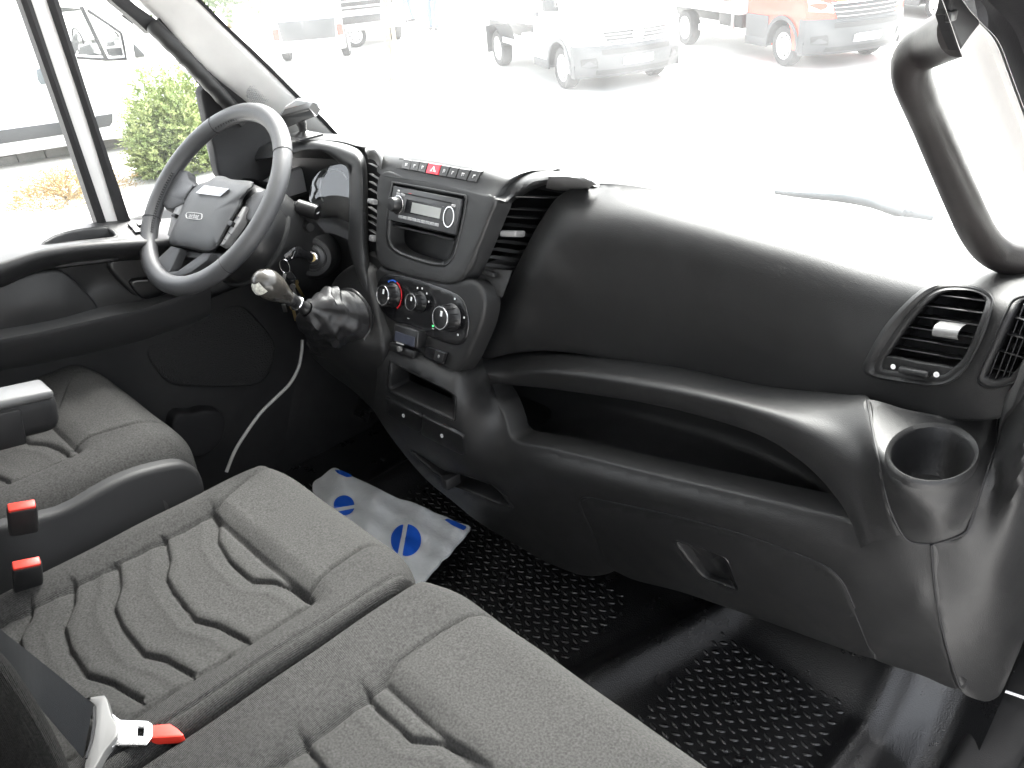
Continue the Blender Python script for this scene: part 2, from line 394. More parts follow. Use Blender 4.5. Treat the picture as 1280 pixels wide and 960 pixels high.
tm.build('tread_lozenges', M_RUBBER, fm, kind='stuff', flat=True)

# door sill on the passenger side
sl_ = empty('door_sill', (.86, .1, .02), 'grained dark plastic step trim along the open passenger doorway', 'door sill')
P('tread_plate', loft([[(.80, y, .015), (.80, y, .045), (.815, y, .055), (.87, y, .05), (.885, y, .04), (.89, y, -.03)] for y in np.linspace(-1.2, .42, 12)], 24), M_PLAS, sl_)
P('sill_flange', loft([[(.895, y, .02), (.91, y, .035), (.95, y, .03), (1.0, y, -.02), (1.03, y, -.12), (1.04, y, -.5)] for y in np.linspace(-1.2, .6, 8)], 20), M_SEAL, sl_)
a_ = [oz(1250, 862, .07), oz(1255, 845, .11), oz(1266, 838, .13)]
P('metal_clip', tube(a_, .003, 8, 12), M_STEEL, sl_)
P('clip_strap', tube([oz(1250, 862, .07), oz(1265, 867, .07), oz(1285, 874, .07)], .003, 8, 12), M_STEEL, sl_)

# ------------------------------------------------------------------ seats
def polydist(X, Y, pl):
    """distance to polyline and the sign of (polyline y - Y) taken across x"""
    d = np.full(X.shape, 9.0)
    for (x0, y0), (x1, y1) in zip(pl[:-1], pl[1:]):
        ex, ey = x1-x0, y1-y0; t = np.clip(((X-x0)*ex+(Y-y0)*ey)/(ex*ex+ey*ey+1e-12), 0, 1)
        d = np.minimum(d, np.hypot(X-x0-t*ex, Y-y0-t*ey))
    return d
def sgn_of(X, Y, pl):
    p = np.array(sorted(map(tuple, pl))); return np.interp(X, p[:, 0], p[:, 1])-Y
def cushion(root, xl, xr, yf, yb, zt, ixl, ixr, iy, grooves, seams, rl=.05, rr=.05, rf=.06, hl=.10, hr=.10, hf=.14, Rc=.06, tilt=.0, bol=.006, ins=.006, nx=190, ny=210, bulge=0):
    """seat squab as a padded surface: rounded rim, raised bolsters, sunk middle with quilted channels"""
    def side(n, a, rl, rr, hl, hr):
        # cross-section: wall, arc, flat, arc, wall -> (pos, drop)
        pos, dr = [], []
        for t in np.linspace(1, 0, 8, endpoint=False): pos.append(-a); dr.append(rl+hl*t)
        for t in np.linspace(90, 0, 12, endpoint=False): pos.append(-a+rl*(1-sin(radians(t)))); dr.append(rl*(1-cos(radians(t))))
        for t in np.linspace(-a+rl, a-rr, n): pos.append(t); dr.append(0)
        for t in np.linspace(0, 90, 12)[1:]: pos.append(a-rr+rr*sin(radians(t))); dr.append(rr*(1-cos(radians(t))))
        for t in np.linspace(0, 1, 8)[1:]: pos.append(a); dr.append(rr+hr*t)
        return np.array(pos), np.array(dr)
    xc, a = (xl+xr)/2, (xr-xl)/2; yc, b = (yf+yb)/2, (yf-yb)/2
    sx, dx = side(nx, a, rl, rr, hl, hr); sy, dy = side(ny, b, .03, rf, .05, hf)
    X, Y = np.meshgrid(sx, sy); DX, DY = np.meshgrid(dx, dy)
    qx = np.maximum(0, np.abs(X)-(a-Rc)); qy = np.maximum(0, Y-(b-Rc))
    X2 = np.where((qx > 0) & (qy > 0), np.sign(X)*(a-Rc+qx*np.sqrt(np.maximum(0, 1-qy**2/2/Rc**2))), X)
    Y2 = np.where((qx > 0) & (qy > 0), b-Rc+qy*np.sqrt(np.maximum(0, 1-qx**2/2/Rc**2)), Y)
    X, Y = X2+xc, Y2+yc; Z = zt-np.maximum(DX, DY)-.3*np.minimum(DX, DY)*0
    top = np.exp(-(np.maximum(DX, DY)/.03)**2)
    inside = sst(ixl-.040, ixl+.010, X)*sst(-ixr-.040, -ixr+.010, -X)*sst(-iy-.034, -iy+.010, -Y)
    Z += top*(bol*(1-inside)-ins*inside)
    Z += top*inside*bulge
    edge = polydist(X, Y, [(ixl, yb), (ixl, iy), (ixr, iy), (ixr, yb)])
    Z -= top*.006*np.exp(-(edge/.0045)**2)
    for s_ in seams: Z -= .0058*np.exp(-(polydist(X, Y, s_)/.0032)**2)
    for g in grooves:
        d = polydist(X, Y, g); sg = sgn_of(X, Y, g); gx_ = [p[0] for p in g]
        ok = inside*(X > min(gx_)-.012)*(X < max(gx_)+.012)
        Z -= ok*.0065*np.exp(-(d/.0032)**2)                                     # sewn groove
        Z -= ok*.0026*(sg > 0)*np.exp(-(np.maximum(d-.004, 0)/.010)**2)*1.0      # low lip behind it
        Z += ok*.0016*(sg > 0)*np.exp(-((d-.024)/.006)**2)
        Z += ok*.0024*(sg <= 0)*np.exp(-((d-.012)/.011)**2)                    # swollen front side
    Z += tilt*(Y-yf)
    Z += .0012*np.sin(X*37+Y*11)*np.sin(Y*29-X*7)
    V = np.c_[X.ravel(), Y.ravel(), Z.ravel()]; nr, nc = X.shape
    F = np.array(gridfaces(nr, nc)); cx = V[F].mean(1); dd = np.maximum(DX, DY).ravel()[F].mean(1)
    m_in = (cx[:, 0] > ixl) & (cx[:, 0] < ixr) & (cx[:, 1] < iy)
    if seams:
        s0 = np.array(sorted([(p[1], p[0]) for p in seams[0]])); s1 = np.array(sorted([(p[1], p[0]) for p in seams[1]]))
        m_fr = ~m_in & (cx[:, 1] >= iy) & (cx[:, 0] > np.interp(cx[:, 1], s0[:, 0], s0[:, 1])) & (cx[:, 0] < np.interp(cx[:, 1], s1[:, 0], s1[:, 1]))
    else: m_fr = ~m_in & (cx[:, 1] >= iy)
    m_lb = ~m_in & ~m_fr & (cx[:, 0] < (ixl+ixr)/2); m_rb = ~m_in & ~m_fr & ~m_lb
    def sub(name, mask, m, parent):
        f = F[mask]; u_, inv = np.unique(f, return_inverse=True)
        return P(name, (V[u_], [tuple(q) for q in inv.reshape(f.shape)]), m, parent, flat=True)
    sub('front_panel', m_fr, M_FAB, root)
    for mk, nm in ((m_lb, 'side_bolster'), (m_rb, 'side_bolster')): sub(nm, mk, M_FABR, root)
    # insert cut along its channels into quilted sections
    if grooves:
        mi = np.full(len(F), -1); mi[m_in] = 0
        for g in grooves: mi[m_in] += (sgn_of(cx[m_in, 0], cx[m_in, 1], g) > 0)
        for k in range(len(grooves)+1):
            if (mi == k).any(): sub('quilted_panel', mi == k, M_FAB, root)
    else: sub('quilted_panel', m_in, M_FAB, root)

def zp(pts, z): return [tuple(oz(u, v, z)[:2]) for u, v in pts]
B1 = lambda pts: [(x/2.4, 560+y/2.4) for x, y in pts]
ZB = .437
chev_px = [B1([(640, 190), (660, 240), (655, 290), (690, 350), (760, 410), (830, 415), (880, 435), (925, 465)]),
           B1([(500, 290), (512, 350), (500, 400), (520, 440), (590, 530), (660, 545), (745, 590)]),
           B1([(360, 370), (366, 430), (345, 490), (370, 550), (435, 630), (500, 645), (585, 695)]),
           B1([(228, 420), (225, 480), (195, 550), (215, 620), (265, 695), (340, 715), (430, 770)]),
           B1([(105, 475), (95, 530), (62, 585), (75, 650), (120, 740), (200, 760), (290, 820)])]
chev = [zp(c, ZB) for c in chev_px]
bench = empty('passenger_bench', (.2, -.65, .2), 'double passenger bench in grey woven fabric with quilted chevron panels, in the foreground', 'seat')
mid = empty('seat_cushion', (0, -.65, .4)); mid.parent = bench; mid.location = tuple(WL[mid]-WL[bench])
rgt = empty('seat_cushion', (.45, -.65, .4)); rgt.parent = bench; rgt.location = tuple(WL[rgt]-WL[bench])
sml = zp(B1([(655, 190), (690, 160), (750, 108), (800, 68), (812, 40)]), .45); smr = zp(B1([(930, 440), (1000, 380), (1100, 312), (1195, 288), (1225, 285)]), .45)
def ext(s): s = list(s); e = s[-1]; return s+[(e[0], e[1]+.12)]
cushion(mid, -.298, .182, -.398, -1.02, .452, -.205, .108, -.572, chev, [ext(sml), ext(smr), [(.150, -1.), (.160, -.8), (.166, -.44)]], rl=.06, rr=.022, rf=.07, hl=.16, hr=.10, hf=.2, Rc=.095, bol=.012)
chev2 = [[(x+.405+.04*(0), y-.012) for x, y in c] for c in chev]
sr0 = zp([(485, 852), (500, 832), (545, 800), (600, 768), (625, 762)], .45)
sr1 = [(.655, -.59), (.67, -.53), (.70, -.46), (.72, -.42)]
cushion(rgt, .190, .80, -.392, -1.02, .456, .312, .655, -.592, chev2, [ext(sr0), ext(sr1)], rl=.022, rr=.06, rf=.07, hl=.10, hr=.2, hf=.2, Rc=.08)
P('bench_box', box((.24, -.80, .13), (.44, .20, .13), bev=.02), M_PLASD, bench)
# backrest of the middle place, seen edge-on at the lower left
bk = []
for (u, v) in ((-60, 770), (0, 815), (28, 850), (52, 888), (72, 925), (88, 965), (98, 1010)):
    bk.append((u, v))
rails = []
for du, xx, dv in ((-150, .02, -15), (-110, .11, -10), (-60, .17, -4), (-25, .19, 0), (-6, .185, 0), (0, .165, 0), (-4, .12, 2), (-14, .03, 4)):
    rails.append([ox(u+du, v+dv, xx) for u, v in bk])
P('backrest_side', loft(rails, 40, 40), mat('ribbed_fabric', (.026, .0255, .0245), .9, bump=('weave', 210, .9, .0018), spec=.12, var=.5, vscale=320), bench)
P('backrest_frame', box((.22, -1.18, .72), (.50, .06, .36), bev=.05, seg=4), M_FABR, bench)

drv = empty('driver_seat', (-.62, -.8, .2), 'single driver seat in grey fabric behind the steering wheel, with an armrest', 'seat')
dz = .52
dch = [zp([(x/2.526, 240+y/2.526) for x, y in c], dz-.015) for c in ([(100, 725), (140, 760), (180, 790), (240, 785), (300, 800)], [(5, 800), (15, 850), (60, 885), (130, 885)])]
dch = [[(-.80+(x+.205)/.313*.325, y-.118) for x, y in chev[k]] for k in (0, 1, 2)]
dsl = zp([(73, 513), (85, 480), (99, 466), (135, 455), (150, 452)], dz); dsr = [(-.50, -.69), (-.49, -.62), (-.47, -.55), (-.46, -.5)]
dcu = empty('seat_cushion', (-.62, -.75, .5)); dcu.parent = drv; dcu.location = tuple(WL[dcu]-WL[drv])
cushion(dcu, -.885, -.355, -.497, -1.05, dz-.004, -.80, -.475, -.675, dch, [ext(dsl), ext(dsr), ], rl=.07, rr=.07, rf=.08, hl=.06, hr=.12, hf=.10, Rc=.10, bol=.009, ins=.007, nx=150, ny=150)
P('backrest', loft([[(-.88, -1.13+.1*t, .5+.6*t*.9), (-.8, -1.06-.1*t, .5+.62*t), (-.62, -1.08-.1*t, .5+.62*t), (-.44, -1.06-.1*t, .5+.62*t), (-.36, -1.13-.1*t, .5+.6*t)] for t in np.linspace(0, 1, 8)], 30, 20), M_FABR, drv)
# plastic base of the driver seat
q = [(247, 602), (246, 630), (205, 662), (120, 714), (40, 767), (-60, 832), (-60, 690), (0, 668), (48, 656), (88, 644), (140, 614), (176, 598), (215, 588), (234, 589)]
P('seat_base', patch(q, [(240, 590, -.335), (190, 600, -.33), (100, 660, -.318), (0, 730, -.31), (-60, 800, -.30), (60, 645, -.335), (0, 660, -.335)], axis=0, step=8, rim=.012, back=(-1, 0, -.1), rimdepth=.03), M_BASE, drv)
P('base_skirt', box((-.60, -.80, .2), (.23, .24, .20), bev=.03), M_PLASD, drv)
P('round_cap', lathe(ox(186, 640, -.322), (1, -.1, .3), [(.034, -.004), (.034, .001), (.030, .003), (0, .0035)], 32), M_SATIN, drv)
# armrest
ar = MB(); c0 = ox(20, 492, -.40); e = ox(66, 478, -.34); e2 = ox(-60, 505, -.34)
ay = (e2-e)/np.linalg.norm(e2-e); ay = np.array([0, -1, .18]); ay /= np.linalg.norm(ay); axx = np.array([1, 0, 0.]); az = np.cross(axx, ay); az *= np.sign(az[2])
cen = ox(74, 500, -.33)+ay*.20-axx*.03-az*.02
P('armrest', box(cen, (.032, .20, .034), [axx, ay, az], .022, 5), M_BASE, drv)
P('armrest_pad', box(cen+az*.031, (.031, .195, .008), [axx, ay, az], .007, 3), mat('armrest_vinyl', (.07, .07, .07), .42), drv)
P('armrest_hinge', box(ox(10, 535, -.335)+ay*.1, (.012, .12, .03), [axx, ay, az], .006), M_BASE, drv)
# belt stalks with red press buttons
def buckle(name, top, dirv, up, parent=None, L=.06, w=.020, th=.009, lab=None, grp=None):
    x, y, a = basis(dirv, up); t = empty(name, top, lab, 'seat belt buckle', grp)
    P('buckle_body', box(np.array(top)-a*L/2, (w, th, L/2), [x, y, a], .006, 3), M_PLASD, t)
    P('press_button', box(np.array(top)-a*.001, (w*.90, th*.86, .0028), [x, y, a], .002, 3), M_RED, t)
    return t
b1 = buckle('belt_buckle', ox(27, 632, -.262), (.35, .15, .9), (1, -.2, 0), lab='red topped belt buckle beside the driver seat base, below the armrest', grp='seat belt buckles')
b2 = buckle('belt_buckle', ox(33, 704, -.225), (.35, .15, .9), (1, -.2, 0), lab='red topped belt buckle tucked against the middle seat side bolster', grp='seat belt buckles')

# ------------------------------------------------------------------ dashboard
SN = (0, 1, -.35)
def stk(u, v, off=0.0): return op(u, v, SN, -.3175+off)          # leaning plane of the centre stack
def sy(u, v, off=0.0): return (u, v, float(stk(u, v, off)[1]))
SB = np.array([0, 1, -.35])/np.linalg.norm([0, 1, -.35])         # direction into the stack
SUP = np.array([0, .35, 1])/np.linalg.norm([0, .35, 1]); SX = np.array([1., 0, 0])
def Z5(pts, ox_, oy_, k=5.645): return [(ox_+x/k, oy_+y/k) for x, y in pts]
dash = empty('dashboard', (0, .1, .6), 'black grained van dashboard spanning the cab under the windscreen', 'dashboard')

# top pad running to the windscreen
base = [oz(330, 158, .86), oz(420, 170, .85), oz(520, 180, .84), oz(620, 189, .83), oz(800, 224, .825), oz(990, 260, .82), oz(1195, 292, .82), oz(1330, 312, .82)]
near = [oy(300, 176, .05), oy(360, 174.5, .04), oy(420, 176, .04), oy(445, 182, .04), oy(480, 187, .045), oy(560, 193, .055), oy(640, 205, .07), oy(690, 213, .09), oy(745, 231, .12), oy(900, 262, .15), oy(1000, 283, .155), oy(1150, 317, .14), oy(1330, 352, .07)]
base, near = cr(base, 60), cr(near, 60)
midr = [(a*.5+b*.5)+np.array([0, 0, .012]) for a, b in zip(base, near)]
low = [p+np.array([0, .03, -.05]) for p in near]; bl = [p+np.array([0, .05, -.01]) for p in base]
P('top_pad', loft([[np.array([p[0], .475, .55]) for p in base], [np.array([p[0], max(p[1]+.06, .40), .68]) for p in base], bl, base, midr, near, low], 60, 44), M_PLAS, dash)

# glove-box pad on the passenger side
vent_in = Z5([(215, 735), (240, 665), (400, 420), (540, 260), (640, 195), (760, 180), (900, 195), (990, 250), (990, 310), (920, 500), (830, 690), (760, 760), (680, 815), (540, 810), (250, 770)], 1060, 330)
vent_out = Z5([(105, 745), (115, 690), (250, 450), (420, 260), (540, 165), (660, 125), (800, 125), (950, 160), (1020, 220), (1025, 290), (960, 500), (860, 700), (780, 800), (690, 850), (560, 865), (300, 830), (150, 795)], 1060, 330)
side_in = [(1226, 474), (1229, 462), (1248, 420), (1262, 388), (1270, 376), (1290, 372), (1300, 380), (1290, 440), (1270, 472), (1256, 479), (1238, 481)]
pad_c = lines([(762, 233, .118), (800, 235, .13), (900, 254, .145), (1000, 274, .15), (1100, 298, .145), (1200, 320, .125), (1305, 338, .09)],
    [(735, 252, .080), (790, 253, .092), (900, 275, .096), (1000, 300, .094), (1100, 325, .085), (1190, 344, .062), (1300, 360, .03)],
    [(706, 266, .052), (790, 272, .066), (900, 296, .066), (1000, 324, .062), (1090, 349, .048), (1180, 356, .030), (1300, 378, -.005)],
    [(676, 315, .022), (730, 317, .038), (790, 320, .047), (900, 340, .048), (1000, 368, .043), (1080, 390, .028), (1130, 398, .012), (1240, 412, -.022), (1300, 420, -.035)],
    [(640, 384, -.003), (690, 381, .020), (740, 383, .032), (800, 388, .040), (950, 415, .040), (1050, 440, .020), (1100, 450, .004), (1200, 468, -.028), (1300, 470, -.035)],
    [(604, 441, -.020), (650, 436, .002), (700, 435, .020), (800, 450, .038), (940, 476, .040), (1085, 494, .006), (1190, 517, -.028), (1245, 514, -.034), (1290, 476, -.03)],
    [(706, 266, .052), (690, 291, .036), (676, 315, .022), (658, 350, .009), (640, 384, -.003), (620, 416, -.013), (604, 441, -.020)],
    [(747, 230, .130), (705, 242, .086), (688, 258, .068), (666, 293, .048), (643, 338, .026), (618, 387, .010), (586, 445, -.008)])
pad_o = [(747, 231), (725, 234), (705, 243), (690, 257), (668, 292), (645, 337), (620, 386), (600, 421), (586, 444), (592, 451), (640, 440), (700, 438), (800, 454), (940, 480), (1085, 499), (1120, 507), (1190, 522), (1245, 520), (1265, 507), (1300, 470), (1310, 400), (1300, 338), (1200, 320), (1100, 298), (1000, 274), (900, 254), (800, 235)]
pad = P('glovebox_pad', patch(pad_o, pad_c, step=9, holes=[vent_in, side_in], rim=.005, rimdepth=.08, lam=1e-3), M_PLAS, dash)
PADY = rbf(pad_c, 1e-3)
def pady(u, v, off=0.0): return oy(u, v, float(PADY([(u, v)])[0])+off)
def ring(name, outer, inner, fn, m, parent, lift=.006, deep=.035, n=90):
    o, i = cr(outer, n, True), cr(inner, n, True)
    a = lambda t: o*(1-t)+i*t
    L = [[fn(u, v, d) for u, v in q] for q, d in ((a(-.06), .004), (a(.05), -lift*.8), (a(.3), -lift), (a(.62), -lift*.35), (a(.92), lift*.6), (a(1.03), lift*1.8), (a(1.03), deep))]
    return P(name, loft(L, n, closed=True), m, parent)
def slat(name, A, B, m, parent, depth=.022, th=.0016, inn=(0, 1, -.25)):
    A, B = np.array(A), np.array(B); d = np.array(inn, float); d /= np.linalg.norm(d); x = B-A; L = np.linalg.norm(x); x /= L; up = np.cross(x, d); up /= np.linalg.norm(up)
    return P(name, box((A+B)/2+d*depth/2, (L/2, depth/2, th/2), [x, d, up], th*.35, 1), m, parent)

# right-hand air vent
va = empty('air_vent', pady(1165, 420)); va.parent = dash; va.location = tuple(WL[va]-WL[dash])
ring('vent_bezel', vent_out, vent_in, pady, M_PLAS, va)
def backpl(name, poly, fn, off, m, parent, n=50):
    q = cr(poly, n, True); c = q.mean(0); V = [fn(u, v, off) for u, v in q]+[fn(*c, off)]
    return P(name, (V, [(i, (i+1) % n, n) for i in range(n)]), m, parent, smooth=False)
backpl('vent_duct', [(c[0]+(c[0]-1165)*.25, c[1]+(c[1]-420)*.25) for c in vent_in], lambda u, v, o: pady(u, v, o), .05, M_PIT, va)
for (x0, y0, x1, y1) in ((610, 215, 985, 265), (520, 290, 965, 350), (455, 365, 930, 435), (400, 438, 890, 518), (345, 512, 855, 598), (300, 585, 815, 678)):
    (a, b), (c, d) = Z5([(x0-8, y0), (x1+14, y1+2)], 1060, 330); slat('slat', pady(a, b, .006), pady(c, d, .006), M_SATIN, va)
pl_ = Z5([(205, 745), (250, 660), (500, 705), (760, 755), (700, 815), (560, 815), (300, 785)], 1060, 330)
P('vent_plate', patch(pl_, [(u, v, float(pady(u, v, .003)[1])) for u, v in pl_], step=6, rim=.002), M_PLAS, va)
wa, wb = [pady(*p, .000) for p in Z5([(362, 740), (575, 782)], 1060, 330)]
P('thumb_wheel', box((wa+wb)/2, (np.linalg.norm(wb-wa)/2, .006, .0042), [(wb-wa)/np.linalg.norm(wb-wa), (0, 1, -.2), (0, .2, 1)], .003, 3), M_PLAS, va)
for p, r in (((318, 725), .0033), ((625, 780), .0033)):
    c = pady(*Z5([p], 1060, 330)[0], -.001); P('dot_mark', lathe(c, (-.1, -1, .2), [(r, 0), (r*.9, .0006), (0, .0007)] if p[0] < 400 else [(r, 0), (r, .0008), (r*.55, .0008), (r*.55, 0)], 20), M_WHITE, va)
tb = empty('vent_tab', pady(*Z5([(700, 470)], 1060, 330)[0])); tb.parent = va; tb.location = tuple(WL[tb]-WL[va])
c = pady(*Z5([(700, 455)], 1060, 330)[0], -.010); A_, B_ = [pady(*q, -.01) for q in Z5([(612, 445), (792, 470)], 1060, 330)]; xx = (B_-A_)/np.linalg.norm(B_-A_)
P('tab_body', loft([[A_+np.array(d), (A_+B_)/2+np.array(d), B_+np.array(d)] for d in ((0, .03, 0), (0, .004, .003), (0, -.004, .001), (0, -.006, -.004), (0, -.002, -.010), (.0, .012, -.017))], 12, 20), mat('grey_satin', (.16, .16, .16), .3), tb)
# demister vent at the far right
sv = empty('demister_vent', pady(1265, 430)); sv.parent = dash; sv.location = tuple(WL[sv]-WL[dash])
side_out = [(1221, 478), (1225, 462), (1243, 420), (1258, 386), (1268, 372), (1291, 367), (1306, 378), (1296, 442), (1274, 475), (1258, 483), (1236, 487)]
ring('vent_bezel', side_out, side_in, pady, M_PLAS, sv, lift=.004, deep=.03)
backpl('vent_duct', [(c[0]+(c[0]-1262)*.3, c[1]+(c[1]-425)*.3) for c in side_in], pady, .045, M_PIT, sv)
for (x0, y0, x1, y1) in ((1205, 262, 978, 838), (1242, 285, 1030, 838), (1285, 300, 1085, 818), (1330, 300, 1130, 800)):
    (a, b), (c, d) = Z5([(x0, y0), (x1, y1)], 1060, 330); slat('slat', pady(a, b, .004), pady(c, d, .004), M_SATIN, sv, .012, .0016, (0, 1, 0))
for (x0, y0, x1, y1) in ((1140, 370, 1320, 425), (1090, 483, 1290, 545), (1035, 603, 1260, 672), (980, 725, 1200, 780)):
    (a, b), (c, d) = Z5([(x0, y0), (x1, y1)], 1060, 330); slat('slat', pady(a, b, .010), pady(c, d, .010), M_SATIN, sv, .01, .002, (0, 1, -.1))

# main fascia: lower half with shelf opening, storage bin and slot
shelf_h = [(612, 476), (650, 480), (700, 486), (760, 494), (820, 505), (880, 519), (935, 537), (985, 560), (1020, 584), (1046, 613), (1060, 638), (1066, 657), (1000, 641), (900, 617), (820, 598), (750, 580), (690, 565), (641, 553), (628, 522)]
bin_h = [(487, 451), (500, 458), (530, 473), (562, 489), (569, 494), (570, 510), (569, 527), (550, 519), (520, 505), (490, 491), (485, 486), (486, 465)]
slot_h = [(512, 562), (530, 571), (555, 587), (575, 592), (590, 597), (618, 607), (632, 620), (640, 634), (620, 630), (590, 617), (566, 608), (540, 590), (516, 569)]
lid_top = [(766, 711), (752, 690), (740, 664), (727, 637), (725, 626), (735, 622), (760, 627), (830, 642), (904, 661), (960, 679), (1013, 699), (1037, 711), (1054, 729), (1068, 760), (1086, 805), (1094, 823)]
body_o = [(452, 322), (500, 335), (560, 345), (640, 325), (660, 360), (640, 400), (600, 430), (602, 448), (611, 476), (628, 522), (641, 553), (690, 565), (750, 580), (820, 598), (900, 617), (1000, 641), (1062, 656), (1080, 672), (1120, 668), (1135, 675), (1164, 681), (1166, 720), (1171, 765), (1182, 815), (1198, 859), (1150, 842)] + lid_top[::-1] + [(732, 719), (684, 702), (640, 677), (597, 651), (566, 626), (532, 598), (497, 557), (473, 522), (468, 508), (472, 470), (470, 420), (462, 370)]
seam_l = [(1084, 500, -.033), (1092, 545, -.102), (1097, 568, -.130), (1102, 592, -.136), (1112, 635, -.130), (1133, 674, -.120), (1164, 681, -.112)]
body_c = lines([(600, 440, -.01), (608, 462, -.055), (613, 480, -.048), (628, 522, -.07), (641, 556, -.085)],
    [(641, 556, -.085), (700, 572, -.088), (830, 604, -.096), (1000, 646, -.106), (1064, 662, -.108)],
    [(648, 577, -.094), (720, 596, -.102), (830, 622, -.108), (1000, 666, -.115), (1075, 695, -.116)],
    [(727, 624, -.084), (830, 643, -.094), (960, 680, -.102), (1037, 711, -.106), (1075, 740, -.10), (1150, 745, -.105)],
    [(697, 650, -.062), (712, 680, -.04), (745, 700, -.022)], [(1060, 760, -.082), (1086, 805, -.045), (1120, 812, -.045), (1182, 815, -.060)],
    [(470, 340, float(stk(470, 340, .03)[1])), (475, 400, float(stk(475, 400, .03)[1])), (480, 450, -.138), (479, 500, -.150), (485, 532, -.138), (500, 557, -.118), (532, 597, -.088), (566, 625, -.068), (598, 650, -.052), (640, 676, -.034), (684, 702, -.020), (732, 719, -.010), (766, 712, -.013), (850, 737, -.012), (972, 781, -.010), (1094, 823, -.020), (1150, 842, -.02), (1198, 859, -.02)],
    [(520, 455, -.138), (535, 505, -.156), (545, 545, -.158), (565, 585, -.130), (600, 625, -.088)],
    [(575, 470, -.118), (592, 500, -.112), (600, 545, -.112), (615, 590, -.106), (640, 640, -.074)],
    seam_l[4:], [(1166, 700, -.108), (1171, 765, -.09), (1182, 815, -.06)], [(640, 330, .06), (615, 380, .04), (600, 425, .02)], n=30)+[sy(560, 360, .04), sy(520, 420, .03)]
BY = rbf(body_c)
def by(u, v, off=0.0): return oy(u, v, float(BY([(u, v)])[0])+off)
P('lower_fascia', patch(body_o, body_c, step=8, holes=[bin_h, slot_h], rim=.006, rimdepth=.05), M_PLAS, dash)
def yrail(r, du=0, dv=0, dy=0): return [oy(u+du, v+dv, y+dy) for u, v, y in r]
br0 = [(594, 441, .01), (640, 438, .022), (700, 440, .036), (830, 457, .038), (950, 483, .028), (1050, 495, -.005), (1083.5, 500.5, -.033), (1091.5, 545, -.102), (1096.5, 568, -.130), (1101.5, 592, -.136), (1111.5, 635, -.130), (1126, 668, -.121)]
br1 = [(602, 452, -.035), (640, 453, -.012), (700, 452, .000), (830, 471, -.014), (950, 499, -.034), (1030, 519, -.058), (1066, 545, -.088), (1080, 575, -.113), (1089, 600, -.124), (1098, 640, -.125), (1106, 674, -.120)]
br2 = [(607, 464, -.056), (640, 465, -.033), (700, 463, -.036), (830, 483, -.047), (950, 512, -.067), (1022, 546, -.090), (1064, 592, -.112), (1082, 640, -.118), (1091, 677, -.119)]
br3 = [(611, 472, -.056), (645, 473, -.036), (700, 473.5, -.039), (825, 494, -.050), (942, 525, -.068), (1010, 566, -.090), (1054, 612, -.109), (1074, 650, -.116), (1083, 681, -.118)]
br4 = [(613, 480, -.046), (650, 482, -.031), (700, 487, -.032), (820, 506, -.040), (938, 539, -.058), (1004, 578, -.079), (1046, 622, -.097), (1066, 657, -.108), (1074, 686, -.114)]
P('shelf_brow', loft([yrail(br0, 0, -3, .03), yrail(br0), yrail(br1), yrail(br2), yrail(br3), yrail(br4), yrail(br4, 0, -2, .012), yrail(br4, 0, -4, .05)], 130, 60), M_PLAS, dash)
# shelf: bowl behind the opening
n = 40
be = cr([(630, 553), (690, 568), (750, 583), (820, 601), (900, 620), (1000, 644), (1072, 661)], n); te = cr([(604, 470), (650, 474), (700, 480), (820, 498), (935, 530), (1020, 575), (1072, 655)], n)
R_ = [[by(u, v+1, .004) for u, v in be], [by(u, v-3, .03) for u, v in be]]
fl = cr([(655, 549), (720, 545), (800, 560), (900, 588), (1000, 622), (1062, 650)], n); R_.append([oy(u, v, .03) for u, v in fl])
fb = cr([(690, 515), (760, 520), (830, 535), (920, 563), (1000, 600), (1052, 640)], n); R_.append([oy(u, v, .09) for u, v in fb])
fu = cr([(640, 490), (740, 497), (830, 512), (930, 540), (1010, 580), (1056, 635)], n); R_.append([oy(u, v, .105) for u, v in fu])
ft = cr([(620, 472), (740, 480), (830, 492), (930, 518), (1020, 565), (1068, 630)], n); R_.append([oy(u, v, .10) for u, v in ft]); R_.append([oy(u, v, .03) for u, v in te])
P('shelf_tray', loft(R_, n, 44), M_PLAS, dash)
P('shelf_end', loft([[by(613, 477, .002), by(628, 520, .002), by(641, 552, .002)], [by(620, 479, .03), by(640, 518, .04), by(655, 548, .03)], [oy(640, 485, .09), oy(656, 515, .08), oy(668, 545, .04)]], 16, 16), M_PLAS, dash)
# storage bin with a stepped frame
def well(name, outline, fn, dep, shrink, m, parent, nn=60, lip=.003):
    o = lin(outline, nn, True); c = o.mean(0); L = []
    for k, d in ((1.035, -.0005), (1.02, -lip), (.985, -lip), (.97, .002), (.96, dep*.2), (.93, dep*.22), (.925, dep*.3), (1-shrink, dep)):
        L.append([fn(*(c+(q-c)*k), d) for q in o])
    V, f = loft(L, nn, closed=True); V = list(V)+[fn(*c, dep)]; b = (len(L)-1)*nn; f += [(b+i, b+(i+1) % nn, len(V)-1) for i in range(nn)]
    return P(name, (V, f), m, parent)
well('storage_bin', bin_h, by, .11, .10, M_SATIN, dash)
well('card_slot', slot_h, by, .07, .04, M_PLASD, dash, lip=.002)
